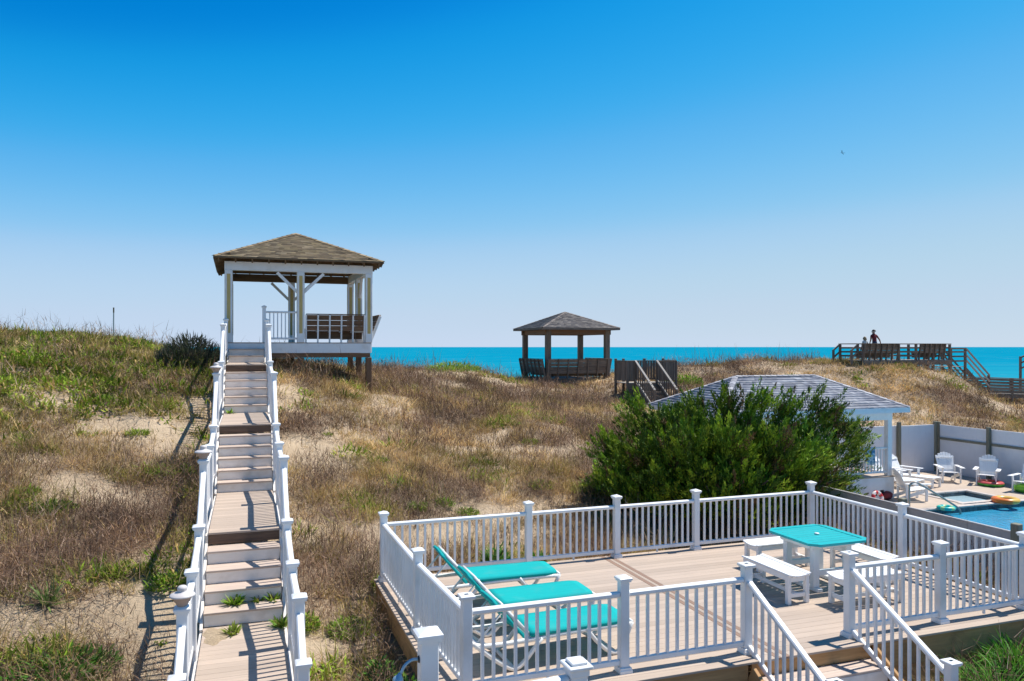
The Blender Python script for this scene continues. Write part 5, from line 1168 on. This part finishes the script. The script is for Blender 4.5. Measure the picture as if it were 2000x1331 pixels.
leafy('dark_shrub', 'dark bushy shrub left of the gazebo on the crest', 'shrub', s - .3, t, hz(s - .3, t) - .1, 3000, .92, .20, .028, [(.05, .065, .038), (.065, .075, .04), (.075, .065, .05), (.035, .045, .03)], 170, hgt=1.0, tilt=(.0, 1.1), bend=.1, stems=9)
for i, (px, py, Zz) in enumerate([(1955, 1290, 9.3), (1990, 1250, 9.9)]):
    s, t = LOTOF((px - CX) / F_PX * Zz, Zz); leafy('daylily_clump', ('bright green strappy clump below the front rail', 'bright green strappy clump at the right edge below the deck')[i], 'plant', s, t, hz(s, t), 520, .30, .50, .026, [(.08, .25, .018), (.13, .34, .03), (.045, .14, .012)], 180 + i, hgt=.22, tilt=(.05, .7), bend=1.1)
for i, (px, Zz) in enumerate([(1885, 8.9), (1920, 8.6), (1960, 8.7)]):
    s, t = LOTOF((px - CX) / F_PX * Zz, Zz); leafy('dry_grass_clump', ('dry straw clump just past the end post of the deck steps', 'dry straw clump in front of the bright strappy leaves', 'dry straw clump at the lower right corner')[i], 'grass clump', s, t, hz(s, t), 300, .22, .62, .009, [(.42, .31, .14), (.34, .24, .11), (.5, .38, .19)], 190 + i, tilt=(.05, .7), bend=1.0)
# weeds sprouting on the stair
for i, (x, y, z, n, ln, lab) in enumerate([(-.12, 1.9, .128, 70, .15, 'leafy weed growing on the lowest stair tread'), (.18, 1.92, .128, 24, .09, 'low seedlings in the middle of the lowest tread'), (.38, 1.9, .128, 30, .11, 'seedlings at the right end of the lowest tread'), (-.13, 1.3, -.06, 40, .13, 'yellow-green weed on the sandy walkway below the steps'), (-.36, 7.35, .9 + .001, 26, .12, 'small weed at the foot of the middle flight'), (.47, 1.35, -.06, 60, .16, 'weed pushing through beside the lower flight')]):
    if i == 4: y, z = 10.5, 2.02
    wx = -3.045 + x * math.cos(SR) - y * math.sin(SR); wy = 8.8 + x * math.sin(SR) + y * math.cos(SR); s, t = LOTOF(wx, wy)
    leafy('stair_weed', lab, 'weed', s, t, z, n, .07, ln, .035, YG if i == 3 else G1_, 200 + i, hgt=.05, group='weeds on the stair')
# blown sand on the walkway
wx, wy = -3.045 - .33 * math.cos(SR) - 1.3 * math.sin(SR), 8.8 - .33 * math.sin(SR) + 1.3 * math.cos(SR)
n = 26; V = [(0, 0, .028)]
for k, (f, z) in enumerate(((.5, .02), (1.0, -.002))):
    for i in range(n): a = 2 * math.pi * i / n; rr = f * (1 + .18 * math.sin(3 * a + 1) + .1 * math.sin(7 * a)); V.append((.17 * rr * math.cos(a), .30 * rr * math.sin(a), z))
Fc = [(0, 1 + i, 1 + (i + 1) % n) for i in range(n)] + [(1 + i, 1 + n + i, 1 + n + (i + 1) % n, 1 + (i + 1) % n) for i in range(n)]
o = bpy.data.objects.new('sand_drift', mesh_from('sand_drift', V, Fc, 'sand', True)); COL.objects.link(o); o.location = (wx, wy, -.058); o.rotation_euler.z = SR; tag(o, 'small drift of blown sand on the lower walkway', 'sand', kind='stuff')

# ------------------------------------------------------------------ the juniper
jr = np.random.default_rng(77); JS, JT = 10.45, 15.3; JZ = hz(JS, JT) - .05
jun = thing('juniper_tree', 'wide bushy green juniper behind the deck back rail', 'tree', JS, JT, JZ, local=True)
v, f = [], []
tips = []
for i in range(46):
    a = 2 * math.pi * i / 46 + jr.normal(0, .12); el = jr.uniform(.05, 1.2); rx, ry, rz_ = 2.65, 2.15, 1.7
    d = np.array([math.cos(a) * math.cos(el) * rx, math.sin(a) * math.cos(el) * ry, math.sin(el) * rz_ + .5]) * jr.uniform(.86, 1.08)
    tips.append(d); mid = d * .5 + np.array([0, 0, .05]) + jr.normal(0, .1, 3)
    tv, tf = tube_geo(smooth_path([(0, 0, .3), tuple(mid * np.array([.8, .8, 1.0])), tuple(d)], 4), .05, 6, r_end=.012); f += [tuple(k + len(v) for k in x) for x in tf]; v += tv
for px, py, Zq in [(1172, 858, 17.4), (1190, 910, 16.9), (1212, 826, 18.0), (1235, 772, 18.6), (1300, 782, 17.6), (1355, 765, 18.2), (1420, 757, 17.8), (1480, 750, 17.6), (1545, 765, 18.4), (1606, 762, 18.0), (1640, 790, 17.6), (1682, 812, 18.2), (1675, 870, 17.4), (1640, 920, 17.0), (1230, 860, 16.2), (1330, 850, 15.9), (1430, 840, 15.9), (1530, 850, 16.2), (1600, 870, 16.6), (1280, 920, 15.7), (1380, 930, 15.6), (1500, 920, 15.7), (1225, 940, 16.3)]:
    q = pix(px, py, Zq); d = np.array([q[0] - JS, q[1] - JT, q[2] - JZ - (.38 if py < 830 else .2)]); tips.append(d); tips.append(d * .86 + jr.normal(0, .14, 3))
    tv, tf = tube_geo(smooth_path([(0, 0, .3), tuple(d * np.array([.45, .45, .42])), tuple(d)], 4), .05, 6, r_end=.012); f += [tuple(k + len(v) for k in x) for x in tf]; v += tv
put('branches', mesh_from('branches', v, f, 'bark', True), jun)
tv, tf = tube_geo([(0, 0, -.3), (.05, 0, .2), (.0, .03, .7)], .16, 10, r_end=.09); put('trunk', mesh_from('trunk', tv, tf, 'bark', True), jun)
# foliage: dense clumps of pointed sprays leaning up and outwards, with dark gaps between the clumps
A0, D0, L0_, tone = [], [], [], []
def add_plume(p, d, l, tn): A0.append(p); D0.append(d / np.linalg.norm(d)); L0_.append(l); tone.append(tn)
clumps = []
for d in tips:
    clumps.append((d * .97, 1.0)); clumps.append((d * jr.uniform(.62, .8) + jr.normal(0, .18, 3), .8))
for q in range(46):
    a = jr.uniform(0, 6.283) if q % 2 else jr.uniform(3.3, 6.1); el = jr.uniform(-.02, .85); p = np.array([math.cos(a) * math.cos(el) * 3.0, math.sin(a) * math.cos(el) * 2.2, math.sin(el) * 1.9 + .4]) * jr.uniform(.78, .98); clumps.append((p, .9))
kept = []
for p, tn in clumps:
    p = p.copy(); p[2] = max(p[2], .22)
    if all(np.linalg.norm(p - q) > .40 for q, _ in kept): kept.append((p, tn))
for p, tn in kept:
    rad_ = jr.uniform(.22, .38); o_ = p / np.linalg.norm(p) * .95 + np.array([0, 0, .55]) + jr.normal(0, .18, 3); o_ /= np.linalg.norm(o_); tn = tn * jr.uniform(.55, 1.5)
    for q in range(30):
        off = jr.normal(0, 1, 3); off /= np.linalg.norm(off); off *= rad_ * jr.random() ** .4
        add_plume(p + off - o_ * .15, o_ * 1.0 + off / rad_ * .5 + jr.normal(0, .12, 3), jr.uniform(.24, .60), tn * (1.0 + .45 * off.dot(o_) / rad_))  # plumes darker inside each clump, lighter up and outward: shading put into the colour
A0, D0, L0_, tone = map(np.array, (A0, D0, L0_, tone)); nP = len(A0); nb = 60
fr = jr.random((nP, nb)); P_ = A0[:, None] + D0[:, None] * (L0_[:, None] * fr)[..., None]; spread = .078 * (1 - fr * .92)[..., None]
P_ = P_ + jr.normal(0, 1, (nP, nb, 3)) * spread; dirs = D0[:, None] * .9 + jr.normal(0, .33, (nP, nb, 3)); dirs /= np.linalg.norm(dirs, axis=-1, keepdims=True)
P_ = P_.reshape(-1, 3); dirs = dirs.reshape(-1, 3); n = len(P_)
JP = np.array([(.080, .145, .012), (.048, .092, .010), (.125, .19, .014), (.20, .26, .022), (.038, .070, .012), (.15, .205, .016)])
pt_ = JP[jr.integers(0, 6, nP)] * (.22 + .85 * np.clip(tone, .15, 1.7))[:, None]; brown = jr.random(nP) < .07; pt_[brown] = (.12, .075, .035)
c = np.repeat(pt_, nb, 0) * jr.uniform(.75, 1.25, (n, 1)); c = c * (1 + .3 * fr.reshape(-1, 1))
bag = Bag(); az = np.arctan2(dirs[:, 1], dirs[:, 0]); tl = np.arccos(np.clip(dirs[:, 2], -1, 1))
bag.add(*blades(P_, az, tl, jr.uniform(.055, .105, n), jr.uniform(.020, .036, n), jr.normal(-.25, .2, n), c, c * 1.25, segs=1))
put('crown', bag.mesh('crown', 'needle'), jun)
